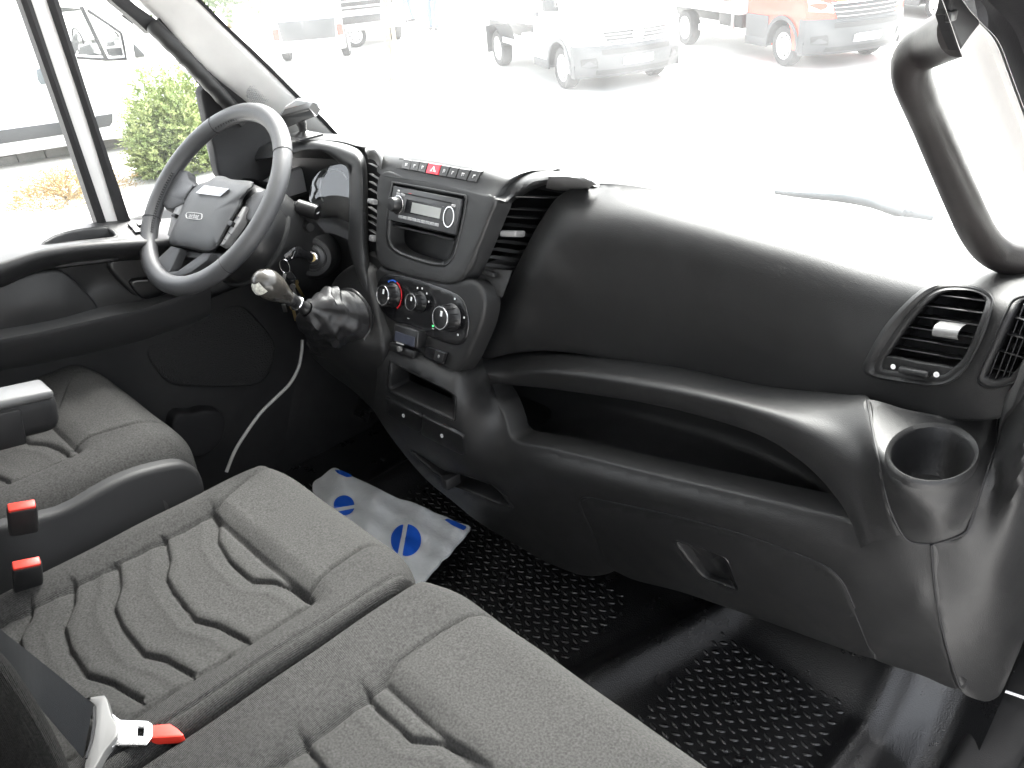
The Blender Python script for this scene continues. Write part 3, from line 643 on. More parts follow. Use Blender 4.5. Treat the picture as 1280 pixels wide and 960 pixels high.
# two blank drawer fronts below the bin with symbols
for nm, poly in (('drawer_front', [(482, 498), (525, 520), (524, 541), (486, 519)]), ('drawer_front', [(528, 521), (577, 546), (578, 569), (527, 543)])):
    q = lin(poly, 40, True); d_ = P(nm, patch(poly, [(u, v, float(by(u, v, -.006)[1])) for u, v in poly]+[(np.mean([p[0] for p in poly]), np.mean([p[1] for p in poly]), float(by(*np.mean(poly, 0), -.009)[1]))], step=6, rim=.003, smooth_outline=False), M_SATIN, dash)
    c = by(*(np.mean(poly, 0)), -.0105); P('symbol', lathe(c, (0, -1, .2), [(.004, 0), (.004, .0006), (.0026, .0006), (.0026, 0)], 14), M_PRINT, d_)
P('slot_divider', box(by(563, 600, .005), (.012, .02, .014), None, .005), M_PLASD, dash)
P('round_blank', lathe(by(638, 456, .0), (-.15, -1, .25), [(.012, -.002), (.012, .0025), (.010, .0035), (0, .004)], 28), M_PLASD, dash)
for p in ((620, 466), (622, 440), (644, 467)): P('screw_mark', lathe(by(*p, -.0005), (-.15, -1, .25), [(.0022, -.001), (.0020, .0006), (0, .0004)], 10), M_STEEL, dash)

# glove-box lid with its pull
lid_o = [(u+(2.4 if u < 800 else -1.6 if u > 1030 else 0), v+2.4) for u, v in lid_top[:-2]] + [(1084, 806), (1091, 822), (1030, 802), (972, 781), (904, 757), (850, 739), (795, 725), (770, 714)]
pull = [(844, 678), (856, 679), (880, 687), (900, 695), (909, 702), (917, 722), (921, 737), (900, 730), (879, 722), (862, 703)]
lid_c = [(u, v, d-.001) for u, v, d in body_c if 700 < u < 1100 and v > 600]+lines([(760, 668, -.058), (860, 694, -.074), (960, 726, -.076), (1040, 756, -.076)])
gl = empty('glovebox_lid', oy(900, 710, -.07)); gl.parent = dash; gl.location = tuple(WL[gl]-WL[dash])
P('lid_panel', patch(lid_o, lid_c, step=8, holes=[pull], rim=.004, rimdepth=.03), M_PLAS, gl)
LY = rbf(lid_c)
def ly(u, v, off=0.0): return oy(u, v, float(LY([(u, v)])[0])+off)
o = cr(pull, 48, True); c = o.mean(0); L = [[ly(*(c+(q-c)*k+np.array(s)), d) for q in o] for k, d, s in ((1.06, 0, (0, 0)), (1.02, -.0012, (0, 0)), (.97, .002, (0, 0)), (.9, .018, (0, -1)), (.75, .026, (2, -5)))]
V, f = loft(L, 48, closed=True); V = list(V)+[ly(c[0]+2, c[1]-5, .027)]; f += [(4*48+i, 4*48+(i+1) % 48, len(V)-1) for i in range(48)]
P('lid_pull', (V, f), M_SATIN, gl)

# cup holder end piece
cup = empty('cup_holder', oz(1166, 567, .74)); cup.parent = dash; cup.location = tuple(WL[cup]-WL[dash])
zc = .738
def ell(rx, ry, cx=1166, cy=566.5, n=64): return [(cx+rx*cos(t), cy+ry*sin(t)) for t in np.linspace(0, 2*pi, n, endpoint=False)]
e_in, e_out = [oz(u, v, zc) for u, v in ell(52.5, 32.5)], [oz(u, v, zc) for u, v in ell(59.5, 39)]
e_in, e_out = np.array(e_in), np.array(e_out); ctr = e_in.mean(0)
prof = [(e_out, -.008, 1.0), (e_out, -.003, 1.0), (e_out, .0, .985), (e_in*.35+e_out*.65, .002, 1), (e_in, -.0005, 1.02), (e_in, -.004, .99), (e_in, -.02, .95), (e_in, -.050, .80), (e_in, -.056, .70)]
L = [[ctr*(1-s)+q*s+np.array([0, 0, dz_]) for q in E_] for E_, dz_, s in prof]
V, f = loft(L, 64, closed=True); V = list(V)+[ctr+np.array([0, 0, -.056])]; f += [(8*64+i, 8*64+(i+1) % 64, len(V)-1) for i in range(64)]
P('cup_well', (V, f), M_PLAS, cup)
cp_o = Z5([(12, 92), (35, 230), (60, 370), (90, 520), (120, 640), (150, 730), (182, 790), (215, 835), (290, 863), (360, 869), (470, 853), (535, 820), (578, 750), (615, 640), (650, 520), (690, 410), (720, 320), (735, 230), (720, 182), (500, 190), (250, 150)], 1080, 480, 4.364)
ringh = [(1166+57*cos(t), 566.5+37*sin(t)) for t in np.linspace(0, 2*pi, 40, endpoint=False)]
seam_r = [(1245, 521, .01), (1246, 553, -.025), (1233, 592, -.078), (1213, 652, -.095), (1203, 668, -.103), (1164, 681, -.112)]
cp_c = lines(seam_l, seam_r, [(1084, 500, -.033), (1120, 508, -.028), (1190, 523, -.022), (1245, 521, .01)], n=30)+[(1166+r_*cos(t), 566.5+r_*.655*sin(t), float(oz(1166+r_*cos(t), 566.5+r_*.655*sin(t), zc-.004)[1])) for r_ in (57, 60) for t in np.linspace(0, 2*pi, 36, endpoint=False)]
_y = lambda u, v, z=.734: float(oz(u, v, z)[1])
cp_c += lines([(1112, 598, _y(1112, 592)+.003), (1128, 611, _y(1128, 603)+.003), (1166, 618, _y(1166, 607)+.005), (1200, 611, _y(1200, 601)+.003), (1219, 596, _y(1219, 588)+.002)], [(1117, 622, -.142), (1135, 640, -.146), (1166, 648, -.147), (1194, 640, -.130), (1210, 622, -.110)], [(1127, 648, -.131), (1142, 660, -.130), (1166, 666, -.127), (1188, 662, -.117), (1203, 648, -.104)], n=16)
P('holder_panel', patch(cp_o, cp_c, step=6, holes=[ringh], rim=.0012, rimdepth=.002), M_PLAS, cup)

def seam(name, pts, dy, r=.0013):
    q = cr([oy(u, v, y+dy) for u, v, y in pts], 60); P(name, tube(q, r, 6), M_PIT, dash)
seam('panel_seam', seam_l, -.0012); seam('panel_seam', seam_r, -.0012)
seam('panel_seam', [(1164, 681, -.112), (1168, 730, -.1005), (1175, 775, -.086), (1186, 818, -.061), (1200, 860, -.021)], -.003)
seam('lid_seam', [(u, v, float(BY([(u, v)])[0])) for u, v in lid_top[2:-2]], -.0012)
# rounded end of the dashboard beside the door
ec_o = [(1166, 682), (1190, 680), (1207, 671), (1218, 651), (1233, 601), (1248, 556), (1254, 532), (1268, 512), (1310, 470), (1312, 700), (1285, 780), (1262, 838), (1249, 866), (1240, 873), (1228, 875), (1201, 861), (1187, 818), (1175, 766), (1169, 722)]
def yx(u, v, x): return (u, v, float(ox(u, v, x)[1]))
ec_c = lines([(q[0], q[1], q[2]) for q in seam_r[1:]], [(1166, 682, -.110), (1169, 730, -.10), (1176, 775, -.085), (1187, 818, -.06), (1201, 861, -.02)], [yx(1262, 535, .806), yx(1250, 590, .808), yx(1238, 640, .812), yx(1228, 720, .819), yx(1230, 790, .826), yx(1238, 850, .834)], [yx(1290, 505, .834), yx(1275, 580, .834), yx(1264, 660, .834), yx(1258, 740, .838), yx(1256, 800, .840), yx(1250, 860, .842)], [yx(1308, 560, .842), yx(1304, 640, .846), yx(1300, 720, .850), yx(1282, 780, .848)], n=26)
P('end_cap', patch(ec_o, ec_c, step=8, rim=.006, rimdepth=.05, back=(-.3, 1, 0)), M_PLAS, dash)

# ---- centre stack
st = empty('centre_stack', stk(530, 300)); st.parent = dash; st.location = tuple(WL[st]-WL[dash])
tp_o = [(478, 186), (500, 185), (560, 191), (640, 203), (690, 212), (664, 213), (643, 219), (625, 233), (615, 247), (600, 243.5), (540, 228.5), (476, 218), (476, 200)]
tp_c = lines([sy(476, 218), sy(540, 229), sy(600, 244), sy(616, 248)], [sy(477, 206, .006), sy(540, 216, .006), sy(600, 229, .008), sy(630, 236, .014)], [sy(478, 194, .018), sy(540, 201, .017), sy(600, 211, .018), (650, 217, .045), (690, 213, .085)], [(478, 184, .045), (540, 189, .05), (600, 197, .06), (690, 211, .09)])
TY = rbf(tp_c)
P('switch_panel', patch(tp_o, tp_c, step=7, rim=.004, rimdepth=.03), M_STACK, st)
pod_o = [(476, 219.5), (508, 224), (540, 230), (575, 238), (600, 245), (616, 249.5), (609, 270), (598, 298), (586, 326), (577, 343), (568, 350), (556, 351), (520, 344), (487, 334), (475, 326), (471, 312), (472, 270)]
rad_h = [(491, 228), (537, 236), (583, 245), (579, 272), (572, 300), (566, 321), (556, 332), (540, 331), (518, 325), (497, 317), (486, 307), (483, 296), (484, 272), (487, 248)]
P('radio_surround', patch(pod_o, None, plane=(SN, -.3175), step=7, holes=[rad_h], rim=.006, rimdepth=.04, back=SB), M_STACK, st)
well('dash_pocket', rad_h, stk, .055, .05, M_SATIN, st, lip=.0015)
P('stack_cheek', loft([[stk(616, 248, .001), stk(608, 272, .001), stk(597, 300, .001), stk(584, 330, .001), stk(574, 348, .002)], [stk(624, 250, .008), stk(614, 276, .008), stk(602, 305, .008), stk(590, 335, .008), stk(577, 352, .008)], [stk(635, 252, .045), stk(624, 284, .045), stk(612, 312, .045), stk(599, 336, .04), stk(580, 354, .03)]], 24, 20), M_STACK, st)
P('cowl_arch', loft([[stk(615, 248, 0), oy(620, 239, .01), oy(628, 229, .025), oy(643, 219, .05), oy(664, 212.5, .075), oy(690, 212, .09)], [stk(625, 250, .006), oy(631, 243.5, .012), oy(642, 235, .024), oy(656, 228, .036), oy(671, 222.5, .048), oy(687, 220, .058)], [stk(634, 253, .014), oy(641, 247, .022), oy(650, 240.5, .032), oy(662, 234.5, .042), oy(674, 230.5, .050), oy(683, 228.5, .058)], [stk(638, 256, .09), oy(644, 250, .09), oy(654, 244, .095), oy(664, 238, .10), oy(674, 234, .105), oy(684, 231, .11)]], 30, 24), M_STACK, st)
# eight switches and the hazard button
sw = Z5([(350, 165), (410, 172), (465, 178), (520, 186), (620, 203), (690, 214), (745, 226), (830, 236), (918, 248)], 440, 170); sb = Z5([(310, 228), (345, 232), (405, 243), (460, 252), (515, 265), (608, 282), (665, 292), (730, 303), (805, 320), (875, 330)], 440, 170)
tops = Z5([(335, 155), (358, 160), (418, 172), (478, 178), (535, 188), (628, 203), (692, 214), (752, 226), (838, 238), (918, 250)], 440, 170)
def tp(u, v, off=0.0): return oy(u, v, float(TY([(u, v)])[0])+off)
P('switch_bank_groove', slab([tp(*q, -.0008) for q in (tops[0], tops[3], tops[6], tops[9], sb[9], sb[6], sb[3], sb[0])], (0, .004, 0)), M_PIT, st, smooth=False)
for k in range(1, 9):
    a, b, c, d = map(np.array, (tops[k], tops[k+1], sb[k+1], sb[k])); m_ = (a+b+c+d)/4; q = [m_+(p-m_)*s for p, s in zip((a, b, c, d), (.9,)*4)]
    haz = k == 4
    o_ = P('hazard_button' if haz else 'switch_button', slab([tp(*p, -.003) for p in q], (0, .006, 0), .0012), M_HAZ if haz else M_STACK, st, smooth=False)
    cc = lambda s, t: tp(*(q[0]*(1-s)*(1-t)+q[1]*s*(1-t)+q[2]*s*t+q[3]*(1-s)*t), -.0036)
    if haz:
        P('warning_triangle', slab([cc(.5, .22), cc(.72, .72), cc(.28, .72)], (0, .0008, 0)), M_WHITE, o_, smooth=False)
        P('triangle_inner', slab([cc(.5, .42)-[0, .0006, 0], cc(.61, .65)-[0, .0006, 0], cc(.39, .65)-[0, .0006, 0]], (0, .0005, 0)), M_HAZ, o_, smooth=False)
    else:
        mk = MB()
        for (s0, s1, t0, t1) in ((.38, .62, .36, .44), (.38, .46, .44, .66), (.54, .62, .5, .6))[: 2+(k % 2)]: mk.add(slab([cc(s0, t0), cc(s1, t0), cc(s1, t1), cc(s0, t1)], (0, .0006, 0)))
        mk.build('switch_symbol', M_PRINT, o_, smooth=False)

# car radio in its slot
rd = empty('car_radio', stk(530, 260), 'single slot car radio with display, round knob and oval dial in the centre stack', 'car radio')
RT = [np.array(p) for p in Z5([(292, 352), (768, 447), (722, 694), (253, 588)], 440, 170)]
def rp(s, t, off=0.0):
    p = RT[0]*(1-s)*(1-t)+RT[1]*s*(1-t)+RT[2]*s*t+RT[3]*(1-s)*t; return stk(*p, off)
RO = -.004
def rquad(s0, s1, t0, t1, off, th): return slab([rp(s0, t0, off), rp(s1, t0, off), rp(s1, t1, off), rp(s0, t1, off)], SB*th, min(.0012, th*.3))
P('radio_case', box((rp(0, 0, .041)+rp(1, 1, .041))/2, (np.linalg.norm(rp(1, .5)-rp(0, .5))/2*1.01, .034, np.linalg.norm(rp(.5, 1)-rp(.5, 0))/2*1.0), [(rp(1, .5)-rp(0, .5))/np.linalg.norm(rp(1, .5)-rp(0, .5)), SB, SUP], .002), M_GLOSS, rd)
M_RADIO = mat('radio_grey', (.065, .067, .07), .36)
P('radio_face', rquad(0, 1, 0, 1, RO, .012), M_RADIO, rd, flat=True)
P('cd_slot', rquad(.16, .9, .135, .175, RO-.0004, .0008), M_PIT, rd, smooth=False)
P('display_bezel', rquad(.22, .80, .30, .70, RO-.0006, .001), M_GLOSS, rd, smooth=False)
P('display', rquad(.31, .74, .36, .66, RO-.0014, .0008), M_LCD, rd, smooth=False)
P('volume_knob', lathe(rp(.115, .52, RO), -SB, [(.0165, 0), (.0165, .003), (.0145, .004), (.0135, .017), (.0118, .019), (0, .0195)], 32), M_SATIN, rd)
P('knob_ring', lathe(rp(.115, .52, RO-.0003), -SB, [(.018, 0), (.018, .002), (.0165, .0025), (.0165, 0)], 32), M_CHROME, rd)
dl = P('oval_dial', lathe(rp(.885, .55, RO), -SB, [(.0135, 0), (.0135, .0025), (.0115, .003), (.0115, .0018), (0, .0022)], 32, up=SUP, sx=1.0, sy=1.3), M_RADIO, rd)
P('dial_ring', lathe(rp(.885, .55, RO-.0005), -SB, [(.0145, 0), (.0145, .0028), (.0130, .0028), (.0130, 0)], 32, up=SUP, sx=1., sy=1.3), M_CHROME, rd)
for k in range(9):
    s0 = .14+k*.068; P('preset_button', rquad(s0, s0+.055, .80, .89, RO-.0022, .003), M_CHROME if 0 else mat('button_silver', (.35, .35, .36), .35) if 'button_silver' not in MATS else MATS['button_silver'], rd, smooth=False)
for s0, t0 in ((.06, .17), (.125, .17), (.875, .18)): P('function_button', rquad(s0, s0+.055, t0, t0+.075, RO-.0022, .003), MATS['button_silver'], rd, smooth=False)
P('disc_mark', rquad(.07, .10, .08, .13, RO-.0005, .0006), M_WHITE, rd, smooth=False)
P('red_mark', rquad(.235, .275, .115, .13, RO-.0006, .0006), M_REDP, rd, smooth=False)
P('shelf_below_radio', rquad(.02, 1.0, 1.12, 1.18, .01, .045), M_PLASD, st, smooth=False)

# heater panel
hv_o = Z5([(182, 83), (303, 93), (460, 138), (620, 195), (690, 232), (730, 285), (757, 400), (748, 480), (728, 540), (680, 562), (590, 545), (500, 510), (380, 455), (255, 402), (185, 358), (140, 300), (120, 230), (122, 160), (142, 112)], 450, 330)
p2_o = [(472, 339), (482, 341), (520, 350), (556, 358), (588, 354), (601, 372), (598, 400), (587, 428), (577, 449), (567, 461), (556, 466), (545, 463), (518, 454), (498, 443), (489, 433), (484, 412), (477, 380)]
P('heater_surround', patch(p2_o, None, plane=(SN, -.3175+.004), step=7, rim=.008, rimdepth=.04, back=SB), M_PLAS, st)
hp = empty('heater_panel', stk(525, 385)); hp.parent = st; hp.location = tuple(WL[hp]-WL[st])
P('control_plate', patch(hv_o, None, plane=(SN, -.3175+.0005), step=6, rim=.003, rimdepth=.008, back=SB), M_GLOSS, hp)
HO = -.0005
def knob(base_px, R, H):
    o = stk(*base_px, HO); k = P('heater_knob', lathe(o, -SB, [(R*1.08, 0), (R*1.05, .002), (R*.97, .004), (R*.90, H*.55), (R*.86, H*.9)], 36), M_SATIN, hp)
    P('knob_rim', lathe(o, -SB, [(R*.87, H*.88), (R*.88, H*.96), (R*.86, H), (R*.80, H), (R*.79, H*.96)], 36), M_CHROME, k)
    P('knob_face', lathe(o, -SB, [(R*.80, H*.96), (R*.3, H*.98), (0, H*.98)], 36), M_GLOSS, k)
    x, y, a = basis(-SB); rb = MB()
    for i in range(12):
        t = 2*pi*i/12; d = x*cos(t)+y*sin(t); rb.add(box(np.array(o)-SB*H*.48+d*R*.94, (R*.05, R*.04, H*.38), [d, np.cross(d, SB), SB], .0004, 1))
    rb.build('grip_rib', M_PIT, k, smooth=False)
    P('pointer_mark', box(np.array(o)-SB*(H*.985)+x*R*.1+y*R*(.35), (R*.10, R*.2, .0008), [x, y, a], .0004, 1), M_WHITE, k, smooth=False)
    return k
knob((491, 369), .0225, .026); knob((525, 377.5), .0185, .024); knob((564, 397), .0245, .028)
def arc(c, r, a0, a1, w, n=14, el=1.0):
    x, y, a = basis(-SB); V = []
    for rr in (r, r+w):
        for t in np.linspace(radians(a0), radians(a1), n): V.append(np.array(c)-SB*.0014+x*rr*cos(t)+y*rr*sin(t)*el)
    return slab(np.array(V[:n]+V[n:][::-1]), SB*.0006)
xb, yb_, _ = basis(-SB)
sgx = 1 if (px(stk(525, 385)+xb*.01)[0] > px(stk(525, 385))[0]) else -1
k1 = stk(491, 369, HO)
def aa(d): return d if sgx > 0 else 180-d
for a0, a1, m_, nm in ((78, 112, M_BLUEP, 'cold_arc'), (116, 130, M_BLUEP, 'cold_arc'), (40, 74, M_REDP, 'warm_arc'), (0, 36, M_REDP, 'warm_arc'), (-48, -4, M_REDP, 'warm_arc')):
    P(nm, arc(k1, .0275, aa(a0), aa(a1), .0028), m_, hp, smooth=False)
for c_, R, angs in (((525, 377.5), .027, (115, 85, 50, 15)), ((564, 397), .036, (85, 15, -45))):
    for a0 in angs:
        o = stk(*c_, HO)-SB*.0012; t = radians(aa(a0)); P('setting_mark', box(o+xb*R*cos(t)+yb_*R*sin(t), (.0018, .0018, .0004), [xb, yb_, SB], .0003, 1), M_WHITE, hp, smooth=False)
P('ac_lamp', lathe(stk(541.5, 407.5, HO), -SB, [(.0016, 0), (.0014, .0016), (0, .002)], 12), M_GREEN, hp)
for p in ((511, 398), (542, 411)): P('setting_mark', box(stk(*p, HO)-SB*.0012, (.003, .001, .0004), [xb, yb_, SB], .0003, 1), M_PRINT, hp, smooth=False)

# after-market controller and the switch beside it
fc = empty('fridge_controller', stk(510, 422), 'small boxy digital controller with grey screen clipped below the heater knobs', 'controller')
FT = [np.array(p) for p in Z5([(250, 448), (400, 498), (380, 600), (240, 540)], 450, 330)]
fo = [stk(*p, -.020) for p in FT]; fx = (fo[1]-fo[0]); fx /= np.linalg.norm(fx); cf = sum(fo)/4
hw = np.linalg.norm(fo[1]-fo[0])/2*1.12; hh = np.linalg.norm(fo[3]-fo[0])/2*1.3; fyv = np.cross(SB, fx); fyv /= np.linalg.norm(fyv)
P('case', box(cf+SB*.012-fyv*.004, (hw, .012, hh), [fx, SB, fyv], .003, 3), M_SATIN, fc)
P('screen', box(cf-SB*.0002+fyv*.002, (hw*.82, .001, hh*.55), [fx, SB, fyv], .0005, 1), M_LCDD, fc, smooth=False)
P('brand_strip', box(cf-SB*.0002+fyv*hh*.82-fx*hw*.35, (hw*.3, .0008, hh*.07), [fx, SB, fyv], .0002, 1), M_PRINT, fc, smooth=False)
P('push_knob', lathe(stk(501, 436, -.018), -SB, [(.0055, 0), (.0055, .005), (.004, .007), (0, .0075)], 20), M_TONGUE, fc)
P('rocker', box(stk(512, 443, -.010), (.005, .004, .003), [fx, SB, fyv], .001), M_PRINT, fc)
P('lower_strip', box(stk(505, 438, -.006), (hw*1.05, .008, .008), [fx, SB, fyv], .002), M_SATIN, fc)
sp = empty('rocker_switch', stk(545, 444), 'small square rocker switch right of the digital controller', 'switch')
SP = [stk(*p, -.004) for p in ((532, 432.5), (557.5, 440.5), (553, 456), (529.5, 446))]
P('switch_plate', slab(SP, SB*.008, .001), M_GLOSS, sp, smooth=False)
P('rocker', slab([stk(*p, -.008) for p in ((544, 438), (556, 442), (552.5, 453.5), (541.5, 449))], SB*.006, .001), M_SATIN, sp, smooth=False)
P('rocker_symbol', lathe(stk(548.5, 445.5, -.0085), -SB, [(.0035, 0), (.003, .0015), (0, .002)], 12, up=SUP, sx=.6), M_STEEL, sp)

# middle air vent between stack and pad
mv = empty('air_vent', oy(640, 295, .05)); mv.parent = dash; mv.location = tuple(WL[mv]-WL[dash])
q = [(628, 232), (690, 218), (760, 228), (720, 290), (660, 360), (580, 360), (584, 338)]
P('vent_duct', ([oy(u, v, .19) for u, v in q], [tuple(range(len(q)))]), M_PIT, mv, smooth=False)
for (x0, y0, x1, y1) in ((300, 317, 640, 328), (245, 403, 560, 416), (200, 458, 520, 474), (165, 512, 480, 540), (135, 566, 440, 605), (108, 630, 400, 662), (85, 686, 370, 726), (60, 740, 330, 778), (30, 797, 300, 832)):
    (a, b), (c, d) = Z5([(x0, y0), (x1, y1)], 590, 190); slat('slat', stk(a, b, .05), stk(c, d, .125), M_SATIN, mv, .028, .0022, (.35, 1, -.12))
(a, b), (c, d) = Z5([(228, 575), (345, 575)], 590, 190); A_, B_ = stk(a, b, .055), stk(c, d+.5, .07)
P('vent_tab', box((A_+B_)/2, (np.linalg.norm(B_-A_)/2, .012, .0055), [(B_-A_)/np.linalg.norm(B_-A_), (0, 1, -.3), (0, .3, 1)], .003, 3), mat('tab_grey', (.2, .2, .2), .3), mv)
P('vent_apron', loft([[stk(600, 335, .045), stk(640, 338, .05)], [stk(593, 345, .04), stk(636, 350, .045)], [stk(585, 358, .035), stk(628, 372, .04)]], 12, 8), M_PLASD, mv)
P('thumb_wheel', box(stk(612, 342, .036), (.015, .006, .0045), [SX, SB, SUP], .003, 3), M_PLAS, mv)
P('blue_mark', box(stk(597.5, 339, .038), (.0028, .001, .004), [SX, SB, SUP], .0006, 1), M_BLUEP, mv, smooth=False)
P('lid_grip', loft([[oy(687, 214, .085), oy(712, 215, .09), oy(735, 219, .10), oy(749, 230, .11)], [oy(686, 217.5, .06), oy(712, 218, .065), oy(733, 222.5, .08), oy(746, 231, .10)], [oy(685, 222, .055), oy(710, 223, .06), oy(728, 226, .075), oy(742, 232, .10)], [oy(684, 228, .07), oy(705, 231, .075), oy(722, 232, .085), oy(738, 234, .10)], [oy(682, 236, .11), oy(700, 238, .11), oy(715, 238, .11), oy(735, 236, .115)]], 24, 24), MATS['grey_satin'], mv)

# narrow vent column left of the stack
lv = empty('air_vent', stk(467, 250)); lv.parent = dash; lv.location = tuple(WL[lv]-WL[dash])
P('vent_duct', ([stk(*p, .05) for p in ((455, 190), (482, 190), (478, 320), (455, 320))], [(0, 1, 2, 3)]), M_PIT, lv, smooth=False)
for (x0, y0, x1, y1) in ((115, 192, 207, 240), (118, 265, 197, 315), (118, 320, 192, 365), (115, 374, 187, 416), (112, 500, 178, 545), (112, 555, 176, 592), (115, 600, 172, 636), (118, 660, 172, 696)):
    (a, b), (c, d) = Z5([(x0, y0), (x1, y1)], 440, 170); slat('slat', stk(a, b, .012), stk(c, d, .004), M_STEEL if 0 else MATS['grey_satin'], lv, .010, .0016, (0, 1, -.35))
P('vent_tab', box(stk(466.5, 252, -.004), (.010, .008, .005), [SX, SB, SUP], .0025, 3), MATS['tab_grey'], lv)
P('thumb_wheel', box(stk(467, 298, .0), (.006, .008, .006), [SX, SB, SUP], .0025, 3), MATS['grey_satin'], lv)
P('vent_cap', loft([[oy(456, 186, .02), oy(464, 180, .03), oy(476, 183, .04), oy(480, 192, .03)], [oy(457, 190, -.005), oy(464, 185, -.005), oy(474, 187, .0), oy(478.5, 198, .0)], [oy(459, 194, -.008), oy(464, 191, -.012), oy(471, 193, -.012), oy(477, 208, -.01)], [oy(460, 199, .01), oy(464, 199, .005), oy(470, 203, .0), oy(476.5, 218, -.005)]], 20, 20), MATS['grey_satin'], lv)

# ---- instrument hood and cluster in front of the driver
ih = empty('instrument_hood', oy(410, 230, 0)); ih.parent = dash; ih.location = tuple(WL[ih]-WL[dash])
hp2 = [((290, 190), (290, 212)), ((325, 178), (325, 200)), ((361, 174.5), (361, 193.5)), ((378, 174), (376, 189)), ((393, 174.5), (388, 187.5)), ((410, 176.5), (403, 189)), ((425, 179), (415, 195.5)), ((437, 182.5), (424, 203.5)), ((448, 188), (431.5, 206.5)), ((455, 197), (436, 213)), ((458, 212), (437, 228)), ((459, 240), (437, 250)), ((459, 270), (437, 272)), ((459.5, 300), (436, 292)), ((461.5, 330), (437, 312)), ((466, 365), (446, 342)), ((471, 405), (459, 382)), ((475, 440), (468, 425))]
def hk(t, off):
    out = []
    for k, (o_, i_) in enumerate(hp2):
        o_, i_ = np.array(o_), np.array(i_); q = o_*(1-t)+i_*t; f = max(0, 1-k/9.0)
        out.append(stk(q[0], q[1], off[0]*f+off[1]*(1-f)))
    return out
P('hood_rim', loft([hk(-.04, (.085, .05)), hk(.0, (.060, .020)), hk(.14, (.030, .006)), hk(.32, (.012, -.002)), hk(.6, (.002, -.004)), hk(.9, (-.002, .0)), hk(1.0, (.0, .004)), hk(1.02, (.012, .016)), hk(1.02, (.04, .05))], 90, 40), M_STACK, ih)
P('hood_tunnel', loft([[oy(u, v, d0) for u, v in ((300, 204), (361, 192), (380, 187), (408, 190), (423, 202), (438, 214), (439, 285), (434, 310), (400, 330), (330, 330))] for d0 in (-.02, .06, .13)], 50, 10), M_PIT, ih)
q = [(290, 190), (445, 190), (445, 310), (290, 330)]
P('cluster_back', ([oy(u, v, .12) for u, v in q], [(0, 1, 2, 3)]), M_PIT, ih, smooth=False)
lens_o = [(388, 256), (387.5, 238), (393, 222), (403, 212), (413, 208), (430, 205), (440, 212), (440, 282), (420, 274), (403, 271)]
lp = (( -.10, 1, -.30), -.10*0+0.0)
lp = ((-.36, 1, -.47), float(np.array([-.36, 1, -.47])@oy(412, 240, .035)))
P('cluster_face', patch([(u, v) for u, v in lens_o], None, plane=(lp[0], lp[1]+.012), step=7, rim=.002), M_PLASD, ih)
for cu, r_ in ((418, 22), (400, 0)):
    if r_: P('dial_bezel', tube([op(cu+r_*.82*cos(t), 236+r_*1.1*sin(t), lp[0], lp[1]+.008) for t in np.linspace(radians(140), radians(330), 30)], .0018, 8), M_STEEL, ih)
P('cluster_lens', patch(lens_o, None, plane=lp, step=8, rim=.002), M_COVER, ih)
P('cluster_ledge', loft([[oy(403, 269.5, .03), oy(420, 271, .03), oy(440, 280, .03)], [oy(398, 274, .0), oy(418, 278, .0), oy(440, 287, .0)], [oy(398, 290, -.02), oy(416, 292, -.02), oy(436, 300, -.02)]], 16, 12), M_PLASD, ih)

# knee panel and gear console left of the stack
P('knee_panel', patch([(215, 330), (300, 290), (380, 280), (436, 300), (458, 350), (466, 420), (470, 500), (440, 470), (400, 440), (340, 440), (270, 400)], [(215, 330, .05), (300, 300, .04), (400, 300, .01), (436, 305, -.02), (458, 350, -.05), (466, 420, -.08), (470, 500, -.10), (400, 440, .0), (330, 430, .05), (270, 390, .06)], step=10, rim=.01, rimdepth=.06), M_PLASD, dash)
co = [(444, 336), (456, 345), (462, 372), (470, 410), (475, 445), (480, 495), (476, 519), (462, 507), (440, 486), (415, 468), (392, 446), (386, 430), (392, 405), (402, 385), (420, 350)]
cc_ = [(444, 336, -.075), (462, 372, -.10), (470, 410, -.125), (476, 460, -.14), (478, 515, -.135), (440, 486, -.115), (392, 446, -.13), (392, 405, -.13), (420, 350, -.08), (430, 440, -.165), (455, 430, -.155), (400, 440, -.155), (440, 462, -.15)]
P('gear_console', patch(co, cc_, step=7, rim=.010, rimdepth=.10), M_PLAS, dash)

# ------------------------------------------------------------------ text helper
def text(name, body, o, xd, yd, size, m, parent=None, ext=.0004, align='CENTER'):
    cu = bpy.data.curves.new(name, 'FONT'); cu.body = body; cu.size = 1; cu.extrude = 0; cu.align_x = align; cu.align_y = 'CENTER'; cu.resolution_u = 3
    t = bpy.data.objects.new(name, cu); COL.objects.link(t); bpy.context.view_layer.update()
    me = t.evaluated_get(bpy.context.evaluated_depsgraph_get()).to_mesh(); V = np.array([tuple(v.co) for v in me.vertices]); F = [tuple(p.vertices) for p in me.polygons]
    bpy.data.objects.remove(t); bpy.data.curves.remove(cu)
    xd = np.array(xd, float); xd /= np.linalg.norm(xd); yd = np.array(yd, float); yd -= xd*(yd@xd); yd /= np.linalg.norm(yd); nn = np.cross(xd, yd)
    W3 = [np.array(o)+xd*p[0]*size+yd*p[1]*size+nn*ext for p in V]
    return P(name, (W3, F), m, parent, smooth=False)

